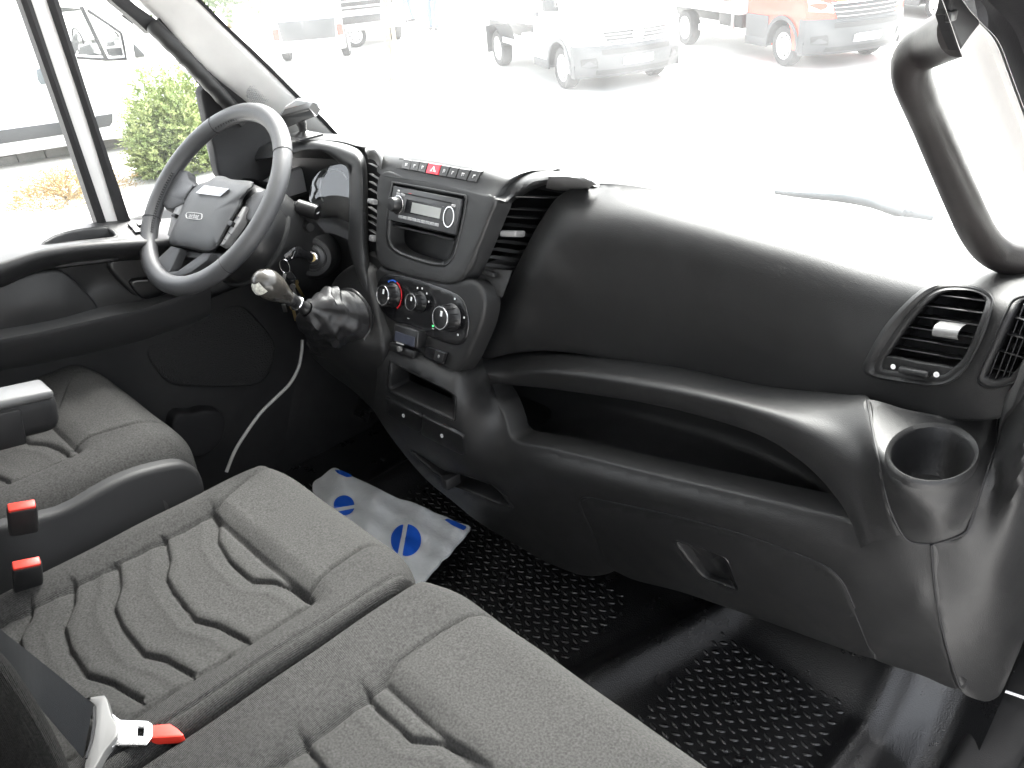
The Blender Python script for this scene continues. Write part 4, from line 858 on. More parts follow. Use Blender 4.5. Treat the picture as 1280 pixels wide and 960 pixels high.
# ------------------------------------------------------------------ steering wheel and column
WC = np.array([-.645, -.24, .835]); tau, az_ = radians(45), radians(3.6)
WN = np.array([sin(az_)*cos(tau), -cos(az_)*cos(tau), sin(tau)]); WX = np.cross([0, 0, 1], WN); WX /= np.linalg.norm(WX); WY = np.cross(WN, WX)
def wp(u, v, off=0.0): return op(u, v, WN, WN@WC+off)
Z = lambda pts: Z5(pts, 170, 120, 3.69)
sw_ = empty('steering_wheel', WC, 'grey leather steering wheel with airbag hub and stitched rim, before the instrument hood', 'steering wheel')
RM = .1965
circ = [WC+RM*(WX*cos(t)+WY*sin(t)) for t in np.linspace(0, 2*pi, 96, endpoint=False)]
M_RIMGREY = mat('rim_leather', (.062, .063, .066), .40, bump=('grain', 1500, .3, .0004), rvar=.06)
P('rim', tube(circ, [(.0195, .0175)]*96, 20, closed=True, up=WN), M_RIMGREY, sw_)
for a0 in (38, 128, 205, 322):
    t = radians(a0); c = WC+RM*(WX*cos(t)+WY*sin(t)); d = WX*cos(t)+WY*sin(t); e = np.cross(WN, d)
    P('rim_seam', tube([c+(d*cos(k)*.0198+WN*sin(k)*.0178) for k in np.linspace(0, 2*pi, 24, endpoint=False)], .0007, 6, closed=True), M_PIT, sw_)
hub_px = Z([(228, 480), (250, 440), (290, 405), (335, 390), (365, 370), (405, 370), (440, 384), (510, 390), (543, 399), (535, 425), (496, 472), (488, 508), (440, 590), (385, 690), (365, 712), (330, 722), (250, 706), (172, 690), (152, 668), (165, 620), (200, 545)])
o = cr(hub_px, 80, True); c = o.mean(0); L = [[wp(*(c+(q-c)*k), d) for q in o] for k, d in ((.97, -.045), (1.0, -.012), (.99, -.004), (.95, .004), (.85, .009), (.6, .013), (.3, .015))]
V, f = loft(L, 80, closed=True); V = list(V)+[wp(*c, .0155)]; f += [(6*80+i, 6*80+(i+1) % 80, len(V)-1) for i in range(80)]
M_HUB = mat('hub_plastic', (.046, .047, .049), .45, bump=('grain', 1300, .3, .0004))
P('airbag_cover', (V, f), M_HUB, sw_)
P('badge', slab([wp(*p, .0165) for p in Z([(275, 448), (315, 412), (428, 428), (388, 462)])], -WN*.004, .001), M_CHROME, sw_, smooth=False)
bx = [wp(*p, .0158) for p in Z([(229, 552), (240, 536), (300, 542), (305, 552), (298, 570), (238, 566)])]
P('airbag_frame', tube([wp(*p, .0152) for p in Z([(231, 552), (240, 537), (298, 543), (304, 552), (297, 569), (240, 564)])], .0007, 6, 40, closed=True), M_PRINT, sw_)
tx = wp(*Z([(300, 556)])[0], .0155)-wp(*Z([(238, 550)])[0], .0155)
text('airbag_lettering', 'airbag', wp(*Z([(268, 553)])[0], .0158), tx, np.cross(WN, tx), np.linalg.norm(tx)*.30, M_PRINT, sw_)
def spoke(name, pts, m, off=-.004, th=.018, bev=.005): return P(name, slab([wp(*p, off) for p in lin(Z(pts), 44, True)], -WN*th, bev), m, sw_)
spoke('spoke', [(275, 408), (235, 460), (225, 490), (160, 520), (128, 520), (100, 470), (130, 390), (180, 330), (235, 340), (240, 375)], M_RIMGREY, off=-.002, th=.022, bev=.008)
spoke('spoke', [(500, 478), (545, 440), (610, 420), (640, 440), (600, 540), (560, 590), (480, 560)], M_RIMGREY, off=-.004, th=.022, bev=.008)
spoke('lower_spoke', [(160, 690), (205, 700), (165, 790), (150, 815), (100, 830), (70, 800), (85, 760)], M_HUB, off=-.002, th=.018, bev=.004)
spoke('lower_spoke', [(310, 720), (345, 722), (330, 755), (250, 815), (180, 840), (120, 835), (150, 808), (190, 805)], M_HUB, off=-.002, th=.018, bev=.004)
spoke('spoke_web', [(175, 700), (320, 724), (300, 750), (175, 740)], M_PLASD, off=-.02, th=.02, bev=.003)
M_SWG = mat('switch_grey', (.22, .22, .22), .35)
sl_l = spoke('switch_block', [(212, 475), (222, 490), (180, 600), (160, 655), (142, 640), (160, 560), (185, 500)], M_SWG, off=-.006, th=.015, bev=.003)
sl_r = spoke('switch_block', [(492, 508), (510, 508), (480, 580), (405, 685), (382, 690), (440, 590)], M_SWG, off=.003, th=.015, bev=.003)
P('toggle', box(wp(*Z([(180, 552)])[0], -.003), (.007, .004, .004), [WX, WY, WN], .001), M_SATIN, sw_)
P('toggle', box(wp(*Z([(440, 590)])[0], .006), (.007, .005, .004), [WX, WY, WN], .001), M_SATIN, sw_)
for a, b in (((455, 545), (475, 560)), ((420, 625), (440, 640)), ((402, 655), (415, 665))):
    P('switch_gap', tube([wp(*Z([a])[0], .004), wp(*Z([b])[0], .004)], .0007, 6), M_PIT, sw_)
stch = MB()
for t in np.linspace(radians(172), radians(218), 26):
    d = WX*cos(t)+WY*sin(t); e = np.cross(WN, d); c = WC+d*(RM-.0185)+WN*.006
    stch.add(tube([c+e*.0022-WN*.0035, c-e*.0012+WN*.0035], .0008, 5)); stch.add(tube([c-e*.0022-WN*.0035, c+e*.0012+WN*.0035], .0008, 5))
for t in np.linspace(radians(105), radians(128), 10):
    d = WX*cos(t)+WY*sin(t); e = np.cross(WN, d); c = WC+d*(RM-.0185)+WN*.004; stch.add(tube([c+e*.002-WN*.0035, c-e*.0012+WN*.003], .0008, 5))
stch.build('rim_stitching', M_PIT, sw_, kind='stuff')

cl = empty('steering_column', WC-WN*.12, 'dark plastic steering column shroud with ignition barrel and indicator stalk behind the wheel', 'steering column')
CO = WC-WN*.035-WY*.035+WX*.02
P('column_collar', lathe(CO, -WN, [(.05, 0), (.085, .004), (.100, .02), (.106, .06), (.104, .075), (.09, .08)], 56), M_SATIN, cl)
P('collar_edge', lathe(CO-WN*.07, -WN, [(.103, 0), (.109, .002), (.109, .008), (.09, .012)], 56), M_STACK, cl)
sb_c = WC-WN*.17
P('column_shroud', loft([[sb_c+WN*h+WX*(w_*abs(cos(t))**.55*np.sign(cos(t)))+WY*(g*abs(sin(t))**.55*np.sign(sin(t)))+WY*dy for t in np.linspace(0, 2*pi, 48, endpoint=False)] for h, w_, g, dy in ((.09, .095, .085, -.0), (.05, .108, .09, -.01), (-.02, .105, .085, -.015), (-.12, .085, .07, -.02), (-.2, .07, .06, -.02))], 48, 20, closed=True), M_PLAS, cl)
# indicator stalk towards the passenger side
s0, s1 = ox(352, 246, -.56), ox(397, 266, -.525)
s0 = ox(371, 258, -.565); sd_ = s1-s0
P('stalk_arm', tube([s0-sd_*.7+np.array([0, .03, -.02]), s0, s1-sd_*.2], [.010, .011, .011], 16, 10), M_SATIN, cl)
P('stalk_grip', lathe(s0, sd_, [(.011, 0), (.0165, .004), (.0165, np.linalg.norm(sd_)*.9), (.0155, np.linalg.norm(sd_)), (.012, np.linalg.norm(sd_)*1.02), (0, np.linalg.norm(sd_)*1.01)], 28), M_SATIN, cl)
P('stalk_symbol', lathe(s1+sd_*.02, sd_, [(.0045, .0), (.0035, .0012), (0, .0014)], 10, sx=1.5, sy=.5), M_PRINT, cl)
P('second_stalk', tube([ox(372, 268, -.58), ox(382, 282, -.55), ox(388, 284, -.53)], [.010, .010, .009], 12, 10), M_SATIN, cl)
# ignition barrel and key
ic = ox(390, 322, -.545); ia = np.array([.75, -.62, .25]); ia /= np.linalg.norm(ia)
P('ignition_housing', lathe(ic-ia*.07, ia, [(.052, 0), (.050, .035), (.046, .055), (.040, .066), (.031, .067), (.029, .062)], 40), M_PLAS, cl)
P('ignition_ring', lathe(ic-ia*.012, ia, [(.029, 0), (.026, .006), (.017, .008), (.016, .004), (0, .003)], 36), M_SATIN, cl)
P('lock_barrel', lathe(ic-ia*.006, ia, [(.0125, 0), (.0118, .006), (.009, .0075), (0, .0075)], 28), M_CHROME, cl)
P('lock_face', lathe(ic, ia, [(.0088, 0), (.0088, .0022), (0, .0024)], 24), M_BRASS, cl)
key = empty('key_bunch', ic, 'ignition key in the lock with a ring of brass and black keys hanging from it', 'keys')
k0, k1_, k2_ = ic+ia*.004, ox(370, 315.5, -.52), ox(357, 323, -.525)
M_KEYB = mat('key_black', (.015, .015, .016), .18)
P('ignition_key', tube([k0, (k0+k1_)/2+np.array([0, 0, .003]), k1_, k2_], [(.0045, .009), (.004, .010), (.0045, .012), (.003, .009)], 14, 24), M_KEYB, key)
P('key_flash', box(ox(365, 318, -.516), (.006, .001, .009), [WX, WN, WY], .0006), M_CHROME, key)
rc = ox(356, 333, -.522)
P('key_ring', tube([rc+np.array([.011*cos(t)*.8, .006*cos(t), .0155*sin(t)]) for t in np.linspace(0, 2*pi, 30, endpoint=False)], .0013, 8, closed=True), M_CHROME, key)
def keyp(name, a, b, w, m, xx=-.52, th=.0014, head=None):
    A, B = ox(*a, xx), ox(*b, xx-.004); d = B-A; L = np.linalg.norm(d); d /= L; s = np.cross(d, CF); s /= np.linalg.norm(s); n_ = np.cross(d, s)
    o = P(name, box((A+B)/2, (w, th, L/2), [s, n_, d], th*.6), m, key)
    if head: P('key_head', lathe(A, n_, [(head, -.0015), (head*1.05, 0), (head, .0015)], 20), m, key)
    return o
keyp('black_key', (359, 340), (370, 356), .0085, M_KEYB, th=.004); keyp('brass_key', (369, 353), (379, 371), .0032, M_BRASS, head=.007); keyp('brass_key', (366, 384), (370, 401), .0032, M_BRASS, -.522, head=.006)
keyp('steel_key', (356, 342), (354, 352), .0035, M_STEEL); keyp('steel_key', (354, 380), (357, 390), .004, M_STEEL); keyp('steel_key', (366, 358), (371, 372), .003, M_STEEL, -.518, head=.006)

# ------------------------------------------------------------------ gear lever
G1, G0 = oy(320, 346, -.315), oy(422, 412, -.165)
gd = (G0-G1)/np.linalg.norm(G0-G1); GL = np.linalg.norm(G0-G1)
gv = empty('gear_lever', G0, 'gear lever with worn egg shaped knob and wrinkled black leather gaiter beside the centre stack', 'gear lever')
P('knob', lathe(G1, gd, [(0, -.002), (.010, -.0005), (.019, .006), (.0262, .018), (.0282, .030), (.027, .043), (.0225, .058), (.0165, .072), (.0135, .082), (.0125, .086)], 36), M_KNOBG, gv)
P('gear_pattern', lathe(G1, gd, [(.0205, .0065), (.0275, .0185), (.0288, .028), (.0255, .0183), (.018, .0065)], 36), mat('worn_sticker', (.5, .5, .46), .5, var=.5, vscale=150), gv) if 0 else None
pxr, pyr, _ = basis(gd)
stk_ = []
for a0 in np.linspace(-2.6, -1.2, 9):
    stk_.append([G1+gd*h+(pxr*cos(a0)+pyr*sin(a0))*r for r, h in ((.0125, .0015), (.0197, .0058), (.0245, .0125), (.0272, .020))])
P('gear_pattern', loft(np.array(stk_).transpose(1, 0, 2), 9), mat('worn_sticker', (.5, .5, .45), .5, var=.6, vscale=160), gv)
P('lever_collar', lathe(G1+gd*.084, gd, [(.0125, 0), (.0135, .002), (.0135, .010), (.0115, .012), (.0115, .020), (.014, .022), (.0145, .028), (.012, .030), (.0115, .040), (.0135, .043), (.0135, .048), (.011, .05)], 28), M_SATIN, gv)
P('collar_ring', lathe(G1+gd*.106, gd, [(.0142, 0), (.0152, .0015), (.0142, .003)], 28), M_CHROME, gv)
ge = [(386, 430), (392, 405), (402, 385), (418, 368), (440, 362), (458, 378), (465, 395), (464, 410), (455, 425), (430, 440), (402, 444)]
gb = cr([oy(u, v, -.128-.02*((v > 420)*1.0)) for u, v in ge], 72, True); gc = gb.mean(0)
top = G1+gd*(.084+.05); rails = []
xg, yg, _ = basis(gd)
ang = np.array([atan2((p-top)@yg, (p-top)@xg) for p in gb])
for k, t in enumerate(np.linspace(0, 1, 26)):
    row = []
    for p, a0 in zip(gb, ang):
        q = top+(xg*cos(a0)+yg*sin(a0))*.0155
        bul = sin(pi*min(1, t*1.05))*.012; m_ = q*(1-t)+p*t; rad = (xg*cos(a0)+yg*sin(a0))
        wr = .0065*sin(pi*t)*sin(3*a0+5.5*t+.8)+.0042*sin(pi*t)*sin(7*a0-9*t)+.003*sin(t*30+2*a0)*sin(pi*t)
        row.append(m_+rad*(bul+wr)-gd*(bul*.35))
    rails.append(row)
P('gaiter', loft(rails, 72, closed=True), M_GAIT, gv)
P('gaiter_frame', tube([p+np.array([0, -.002, 0]) for p in gb[::2]], .004, 8, closed=True), M_SATIN, gv)

# ------------------------------------------------------------------ left door
dl_ = empty('driver_door', (-.85, -.4, .7), 'closed driver door with dark moulded panel and pale top ledge, seen across the cab', 'door')
D4 = lambda pts: Z5(pts, 0, 250, 4.173)
wl = [(-80, 300), (0, 288), (60, 283), (120, 278), (190, 274), (260, 270), (320, 262)]
fe = D4([(-300, 400), (0, 320), (200, 260), (400, 226), (560, 212), (730, 203), (900, 196), (1120, 180), (1330, 160)])
led_c = [(u, v, -.875) for u, v in wl]+[(u, v, -.775) for u, v in fe]+[(0, 306, -.83), (100, 293, -.83), (200, 286, -.83), (50, 309, -.79), (150, 298, -.79)]
pkt = D4([(222, 232), (250, 208), (300, 182), (400, 156), (550, 140), (580, 155), (605, 190), (500, 205), (350, 220)])
M_DOORT = mat('door_top_vinyl', (.045, .045, .046), .42, bump=('grain', 900, .3, .0005))
P('door_ledge', patch(wl+fe[::-1], led_c, axis=0, step=8, holes=[pkt], rim=.004, back=(0, 0, -1), rimdepth=.02), M_DOORT, dl_)
q = cr(pkt, 40, True); c = q.mean(0); LR = rbf(led_c)
def ld(u, v, dz=0.0): return ox(u, v, float(LR([(u, v)])[0]))+np.array([0, 0, dz])
V, f = loft([[ld(*(c+(p-c)*1.04), .0005) for p in q], [ld(*(c+(p-c)*1.0), .001) for p in q], [ld(*(c+(p-c)*.97), -.006) for p in q], [ld(*(c+(p-c)*.9), -.05) for p in q]], 40, closed=True)
V = list(V)+[ld(*c, -.05)]; f += [(3*40+i, 3*40+(i+1) % 40, len(V)-1) for i in range(40)]
P('ledge_tray', (V, f), M_PLASD, dl_)
wsw = MB()
for a, b, c_, d in ([(668, 135), (700, 128), (722, 150), (690, 158)], [(692, 160), (724, 152), (745, 176), (710, 182)], [(712, 128), (742, 124), (752, 138), (726, 146)]):
    P('window_switch', slab([ld(*p, .006) for p in D4([a, b, c_, d])], (0, 0, -.006), .001), M_SATIN, dl_, smooth=False)
lo = D4([(-300, 560), (0, 460), (100, 415), (200, 372), (300, 345), (400, 330), (560, 312), (720, 298), (900, 285), (1120, 270), (1330, 250)])
f1, f2 = cr(fe, 60), cr(lo, 60)
P('door_bolster', loft([[ox(u, v, -.79) for u, v in f1-[0, 1.5]], [ox(u, v+2, -.767) for u, v in f1], [ox(u, v, -.762) for u, v in f1*.55+f2*.45], [ox(u, v, -.785) for u, v in f2*.9+f1*.1], [ox(u, v+4, -.83) for u, v in f2]], 60, 24), M_PLASD, dl_)
ridge = D4([(-300, 790), (0, 728), (200, 690), (400, 645), (560, 610), (720, 575), (860, 530), (1000, 480), (1100, 430)])
pn_c = [(u, v+5, -.84) for u, v in lo[1:]]+[(u, v-9, -.815) for u, v in ridge]+[(30, 375, -.815), (110, 365, -.85), (150, 350, -.85)]
P('door_recess', patch([(u, v+1) for u, v in lo]+[(u, v) for u, v in ridge[::-1]], pn_c, axis=0, step=9, rim=0), M_PLASD, dl_)
pz = D4([(-200, 510), (0, 470), (100, 430), (200, 398), (280, 388), (340, 405), (400, 460), (460, 520), (498, 575), (500, 605), (470, 630), (380, 655), (200, 690), (0, 722), (-200, 765)])
P('pocket_panel', patch(pz, [(u, v, -.798) for u, v in pz]+[(30, 385, -.785), (80, 380, -.785)], axis=0, step=8, rim=.008, back=(-1, 0, 0), rimdepth=.04), M_PLASD, dl_)
r1 = cr(ridge, 60)
P('armrest_lip', loft([[ox(u, v-3-11*min(1, max(0, (280-u)/140)), -.80) for u, v in r1], [ox(u, v-1.5, -.757) for u, v in r1], [ox(u, v+1.5, -.752) for u, v in r1], [ox(u, v+12, -.765) for u, v in r1], [ox(u, v+30, -.80) for u, v in r1], [ox(u, v+42, -.835) for u, v in r1]], 60, 30), M_DOORT, dl_)  # lighter material than the panel below, imitates the highlight along the lip
hd = D4([(585, 335), (600, 320), (740, 298), (850, 290), (880, 420), (880, 490), (800, 520), (740, 512), (700, 480), (640, 420), (590, 360)])
P('pull_cup', patch(hd, [(u, v, -.825) for u, v in hd], axis=0, step=7, rim=.006, back=(-1, 0, 0), rimdepth=.03), M_SATIN, dl_)
hl = D4([(690, 432), (705, 425), (770, 420), (860, 412), (865, 470), (790, 510), (740, 500)])
P('door_release', patch(hl, [(u, v, -.812) for u, v in hl], axis=0, step=6, rim=.004, back=(-1, 0, 0), rimdepth=.02), M_SATIN, dl_)
P('release_edge', tube([ox(*p, -.810) for p in D4([(692, 432), (712, 424), (770, 420)])], .0018, 8, 10), M_SWG, dl_)
lw_o = [(-80, 445), (0, 430), (60, 422), (120, 412), (190, 394), (250, 378), (330, 350), (400, 360), (400, 430), (380, 520), (330, 600), (240, 640), (60, 640), (-80, 660)]
lw_c = [(0, 440, -.82), (190, 400, -.82), (330, 355, -.83), (400, 400, -.85), (300, 440, -.845), (250, 520, -.84), (150, 480, -.84), (0, 520, -.84), (240, 620, -.85), (380, 500, -.86), (0, 640, -.85), (380, 430, -.855)]
P('lower_panel', patch(lw_o, lw_c, axis=0, step=10, rim=0), M_PLASD, dl_)
sg = Z5([(470, 500), (500, 470), (600, 410), (700, 375), (760, 368), (800, 400), (862, 480), (850, 560), (800, 605), (620, 608), (545, 600), (500, 555)], 0, 240, 2.526)
P('speaker_grille', patch(sg, [(u, v, -.828) for u, v in sg]+[(265, 435, -.824)], axis=0, step=7, rim=.006, back=(-1, 0, 0), rimdepth=.02), mat('grille_mesh', (.010, .010, .010), .65, bump=('grain', 330, 1, .002)), dl_)
lp_ = Z5([(610, 710), (650, 700), (695, 705), (705, 740), (690, 790), (650, 825), (610, 835), (560, 840), (560, 720)], 0, 240, 2.526)
P('lower_pocket', patch(lp_, [(u, v, -.80) for u, v in lp_], axis=0, step=7, rim=.008, back=(-1, 0, 0), rimdepth=.04), M_PIT, dl_)
# window divider of the door: two seals and a pale post between
def bar(name, l, r, xx, m, th=.03, parent=dl_):
    A, B = cr([ox(u, v, xx) for u, v in l], 16), cr([ox(u, v, xx) for u, v in r], 16); n_ = np.array([-th, 0, 0])
    return P(name, loft([A+n_, A, A*.5+B*.5+np.array([.004, 0, 0]), B, B+n_], 16), m, parent)
bar('window_seal', [(0, -70), (25.7, 0), (75, 140), (122, 281)], [(15, -70), (39, 0), (86, 140), (134, 281)], -.872, M_SEAL)
bar('divider_post', [(14.5, -70), (38.5, 0), (85.5, 140), (133, 281)], [(37, -70), (60, 0), (107, 140), (150, 280)], -.880, M_TRIM)
bar('window_seal', [(36.5, -70), (59.5, 0), (106.5, 140), (149.5, 280)], [(52, -70), (73, 0), (117, 140), (164, 278)], -.872, M_SEAL)
gl_o = [(-500, -260), (-500, 420), (120, 300), (300, 262), (290, 150), (150, -20), (60, -160), (0, -260)]
P('window_pane', ([(-.885, y, z) for y, z in ((-1.25, .78), (.10, .82), (.06, .93), (-.42, 1.45), (-1.25, 1.47))], [(0, 1, 2, 3, 4)]), M_SIDE, dl_, smooth=False)
bar('roof_rail_seal', [(100, -40), (138.5, 0), (165, 22), (187, 42)], [(125, -40), (162.5, 0), (182, 15), (199, 27)], -.868, M_SEAL)
P('door_skin', box((-.92, -.55, .35), (.015, .78, .42), bev=.01), M_PAINTW, dl_)
P('rear_seal', box((-.88, -1.27, 1.1), (.03, .05, .38), bev=.01), M_SEAL, dl_)
P('header_seal', box((-.87, -.85, 1.49), (.03, .45, .03), bev=.01), M_SEAL, dl_)

# ------------------------------------------------------------------ pillars, windscreen, grab handles
pl5 = lambda pts: Z5(pts, 100, 0, 3.765)
lpil = empty('windscreen_pillar', (-.84, -.02, 1.0), 'pale grey trimmed windscreen pillar on the driver side with black inner seal', 'pillar')
eL = pl5([(150, -160), (290, 0), (370, 78), (440, 160), (600, 330), (800, 492), (900, 575), (1000, 640)]); eR = pl5([(390, -160), (550, 0), (680, 130), (800, 245), (930, 372), (1030, 474), (1120, 556), (1205, 640)])
a_, b_ = cr(eL, 40), cr(eR, 40)
P('pillar_trim', loft([[ox(u-3, v+3, -.90) for u, v in a_], [ox(u, v, -.865) for u, v in a_], [ox(u, v, -.842) for u, v in a_*.7+b_*.3], [ox(u, v, -.82) for u, v in a_*.35+b_*.65], [ox(u, v, -.803) for u, v in b_], [ox(u+1, v, -.83) for u, v in b_]], 40, 20), M_TRIM, lpil)
bo = cr(pl5([(380, -160), (548, 0), (678, 130), (798, 245), (928, 372), (1028, 474), (1118, 556), (1200, 640)]), 40); b2_ = cr(pl5([(402, -160), (572, 0), (702, 130), (822, 242), (950, 366), (1048, 465), (1138, 548), (1222, 640)]), 40)
P('glass_frit', loft([[ox(u, v, -.801) for u, v in bo], [ox(u, v, -.797) for u, v in b2_], [ox(u, v, -.82) for u, v in b2_]], 40), M_SEAL, lpil)
bl_l = cr(pl5([(325, 130), (345, 150), (420, 230), (560, 400), (700, 515), (820, 600)]), 30); bl_r = cr(pl5([(372, 80), (445, 162), (600, 332), (720, 430), (802, 494), (900, 580)]), 30)
P('inner_seal', loft([[ox(u, v, -.875) for u, v in bl_l], [ox(u, v, -.868) for u, v in bl_l*.5+bl_r*.5], [ox(u, v, -.866) for u, v in bl_r], [ox(u+2, v, -.87) for u, v in bl_r]], 30), M_SEAL, lpil)
tri = pl5([(590, 420), (700, 520), (820, 500), (905, 585), (960, 650), (880, 830), (690, 850), (640, 690), (600, 520)])
P('quarter_panel', patch(tri, [(u, v, -.862+.0*u) for u, v in tri[:4]]+[(u, v, -.84) for u, v in tri[4:7]]+[(u, v, -.87) for u, v in tri[7:]], axis=0, step=7, rim=.006, back=(-1, 0, 0), rimdepth=.03), M_PIT, lpil)
dots = MB()
for i in range(15):
    for j in range(12):
        u, v = 309+i*2.35+(j % 2)*1.2, 101+j*2.3+i*.5
        if ((u-324)/17)**2+((v-117)/13)**2 < 1: dots.add(lathe(ox(u, v, -.838+.0*u), (1, -.3, .3), [(.0011, -.004), (.0011, .0085), (0, .0085)], 6))
dots.build('speaker_holes', M_PRINT, lpil, kind='stuff', smooth=False)
gh = empty('grab_handle', ox(240, 85, -.84), 'black grab handle with finger grips on the driver side windscreen pillar', 'grab handle')
hp_ = cr([ox(192, 33, -.862), ox(203, 44, -.845), ox(225, 66, -.835), ox(255, 97, -.835), ox(280, 124, -.842), ox(296, 142, -.86)], 60)
rr = [(.0165+.0012*sin(t*pi*14), .017) for t in np.linspace(0, 1, 60)]
P('grip', tube(hp_, rr, 18), M_PLAS, gh)
P('upper_mount', slab([ox(*p, -.855) for p in pl5([(335, 130), (372, 95), (440, 160), (400, 190)])], (-.02, 0, 0), .004), M_PLASD, gh, smooth=False)
P('lower_mount', slab([ox(*p, -.858) for p in pl5([(680, 500), (730, 490), (800, 560), (760, 600)])], (-.02, 0, 0), .004), M_PLASD, gh, smooth=False)
# door mirror outside
mr = empty('door_mirror', (-1.08, .05, .9), 'tall black door mirror outside the driver window beside the bush', 'door mirror')
mo = pl5([(556, 470), (565, 440), (585, 428), (600, 450), (618, 560), (640, 700), (668, 820), (640, 840), (612, 800), (585, 700), (560, 560)])
P('mirror_housing', slab([ox(*p, -1.03) for p in cr(mo, 40, True)], (-.05, .09, 0), .015), M_SATIN, mr)
P('mirror_glass', slab([ox(*p, -1.026) for p in pl5([(594, 470), (602, 480), (652, 800), (640, 806)])], (-.004, .0, 0)), M_SWG, mr, smooth=False)
P('mirror_arm', tube([ox(668, 800, -.87) if 0 else np.array([-1.08, .06, .84]), np.array([-.93, .10, .82])], .018, 12, 6), M_SATIN, mr)

# windscreen sheet, bowed in plan
ws = empty('windscreen', (0, .1, 1.2), 'wide clear windscreen with a painted pale haze and reflections, above the dashboard', 'windscreen')
def wsp(s, t):
    x = s*(.81-.07*t); bow = 1-s*s; y0 = .175+.235*bow; z0 = .85-.03*bow; y1 = -.45+.2*bow; z1 = 1.56
    return (x, y0*(1-t)+y1*t+.02*sin(pi*t), z0*(1-t)+z1*t)
P('windscreen_pane', loft([[wsp(s, t) for s in np.linspace(-1, 1, 40)] for t in np.linspace(0, 1, 24)], 40), M_WS, ws)
P('lower_seal', tube([np.array(wsp(s, .0))+np.array([0, .0, -.004]) for s in np.linspace(.50, .985, 40)], .010, 8), M_SEAL, ws)
wpr = empty('windscreen_wiper', oz(1080, 255, .80), 'thin dark wiper arm and blade lying at the foot of the windscreen', 'wiper')
P('wiper_blade', tube([oz(u, v, .815) for u, v in ((968, 240), (1000, 243.5), (1050, 247.5), (1085, 253), (1110, 261), (1130, 267))], [(.002, .004), (.004, .007), (.005, .009), (.004, .008)], 8, 24), mat('wiper_grey', (.13, .15, .16), .5), wpr)
P('wiper_arm', tube([oz(u, v, .812) for u, v in ((1105, 257), (1130, 265), (1150, 271), (1167, 275))], [(.006, .012), (.008, .013), (.007, .011), (.004, .008)], 8, 20), MATS['wiper_grey'], wpr)

rpil = empty('windscreen_pillar', (.79, -.2, 1.1), 'pale grey windscreen pillar trim at the right edge with thick black door seal', 'pillar')
p2b = lambda pts: Z5(pts, 1080, 0, 2.667)
tl = cr(p2b([(170, -170), (262, 0), (330, 180), (385, 300), (440, 420), (475, 530), (502, 640), (540, 760), (580, 900)]), 40); tr = cr(p2b([(225, -170), (320, 0), (385, 80), (440, 140), (490, 270), (535, 390), (600, 560), (660, 740), (720, 900)]), 40)
P('pillar_trim', loft([[ox(u-1, v, .815) for u, v in tl], [ox(u, v, .785) for u, v in tl], [ox(u, v, .775) for u, v in tl*.5+tr*.5], [ox(u, v, .782) for u, v in tr], [ox(u+4, v, .80) for u, v in tr]], 40, 16), M_TRIM, rpil)
sl0 = cr(p2b([(215, -170), (300, 0), (385, 78), (440, 142), (490, 272), (535, 392), (600, 560), (660, 740)]), 40); sl1 = sl0+np.array([70, -32])
P('door_seal', loft([[ox(u, v, .79) for u, v in sl0], [ox(u+4, v-2, .765) for u, v in sl0], [ox(u, v, .762) for u, v in sl0*.6+sl1*.4], [ox(u, v, .78) for u, v in sl0*.25+sl1*.75], [ox(u, v, .80) for u, v in sl1]], 40, 20), M_SEAL, rpil)
rg = empty('grab_handle', ox(1165, 200, .7), 'large dark brown black grab handle bending along the passenger side windscreen pillar', 'grab handle')
M_HAND = mat('handle_vinyl', (.017, .0148, .0148), .45, bump=('grain', 1000, .3, .0004), rvar=.08, var=.2)
hp_ = cr([ox(1203, 34, .762), ox(1184, 44, .74), ox(1167, 53, .722), ox(1152, 61, .71), ox(1141, 74, .703), ox(1139, 93, .699), ox(1145, 114, .697), ox(1162, 155, .693), ox(1198, 239, .695), ox(1222, 290, .702), ox(1243, 315, .715), ox(1270, 325, .735), ox(1320, 336, .77)], 90)
P('grip', tube(hp_, [(.0165, .020), (.0165, .019), (.0155, .0165), (.0155, .0165), (.0165, .017), (.0175, .017), (.0185, .0175), (.019, .018), (.021, .021)], 26), M_HAND, rg)
P('upper_mount', slab([ox(*p, .790) for p in p2b([(306, -60), (290, 30), (283, 50), (300, 105), (325, 168), (355, 125), (388, 76), (362, -60)])], (-.008, .0, .0), .002), M_PIT, rg, smooth=False)
P('mount_cap', box(ox(1189, 20, .790), (.002, .005, .003), None, .001), M_SATIN, rg)

# ------------------------------------------------------------------ loose things in the cab
# printed plastic bag on the floor
bag = empty('plastic_bag', oz(490, 650, .03), 'crumpled pale grey plastic bag printed with blue discs, on the floor mat', 'plastic bag')
bo_ = Z5([(60, 190), (120, 140), (200, 82), (262, 105), (330, 142), (400, 172), (480, 213), (560, 250), (640, 288), (720, 310), (810, 345), (880, 380), (950, 407), (1020, 440), (1102, 468), (1085, 510), (1050, 555), (1000, 600), (960, 652), (915, 690), (868, 745), (700, 860), (300, 600), (100, 330)], 380, 570, 5.333)
bo_ = [(u+RNG.normal(0, .6), v+RNG.normal(0, .6)) for u, v in bo_]
def bagz(u, v):
    u, v = np.asarray(u, float), np.asarray(v, float)
    return .062+.006*np.sin(u*.11+v*.05)+.004*np.sin(v*.21-u*.13)+.0025*np.sin(u*.37+v*.3)+.003*np.abs(np.sin(u*.055-v*.16+1))+.010*np.exp(-((u-465)/18)**2-((v-618)/14)**2)-.01*((u-480)/100)**2
bc = [(u, v, float(bagz(u, v))) for u in range(385, 600, 9) for v in range(570, 740, 9)]
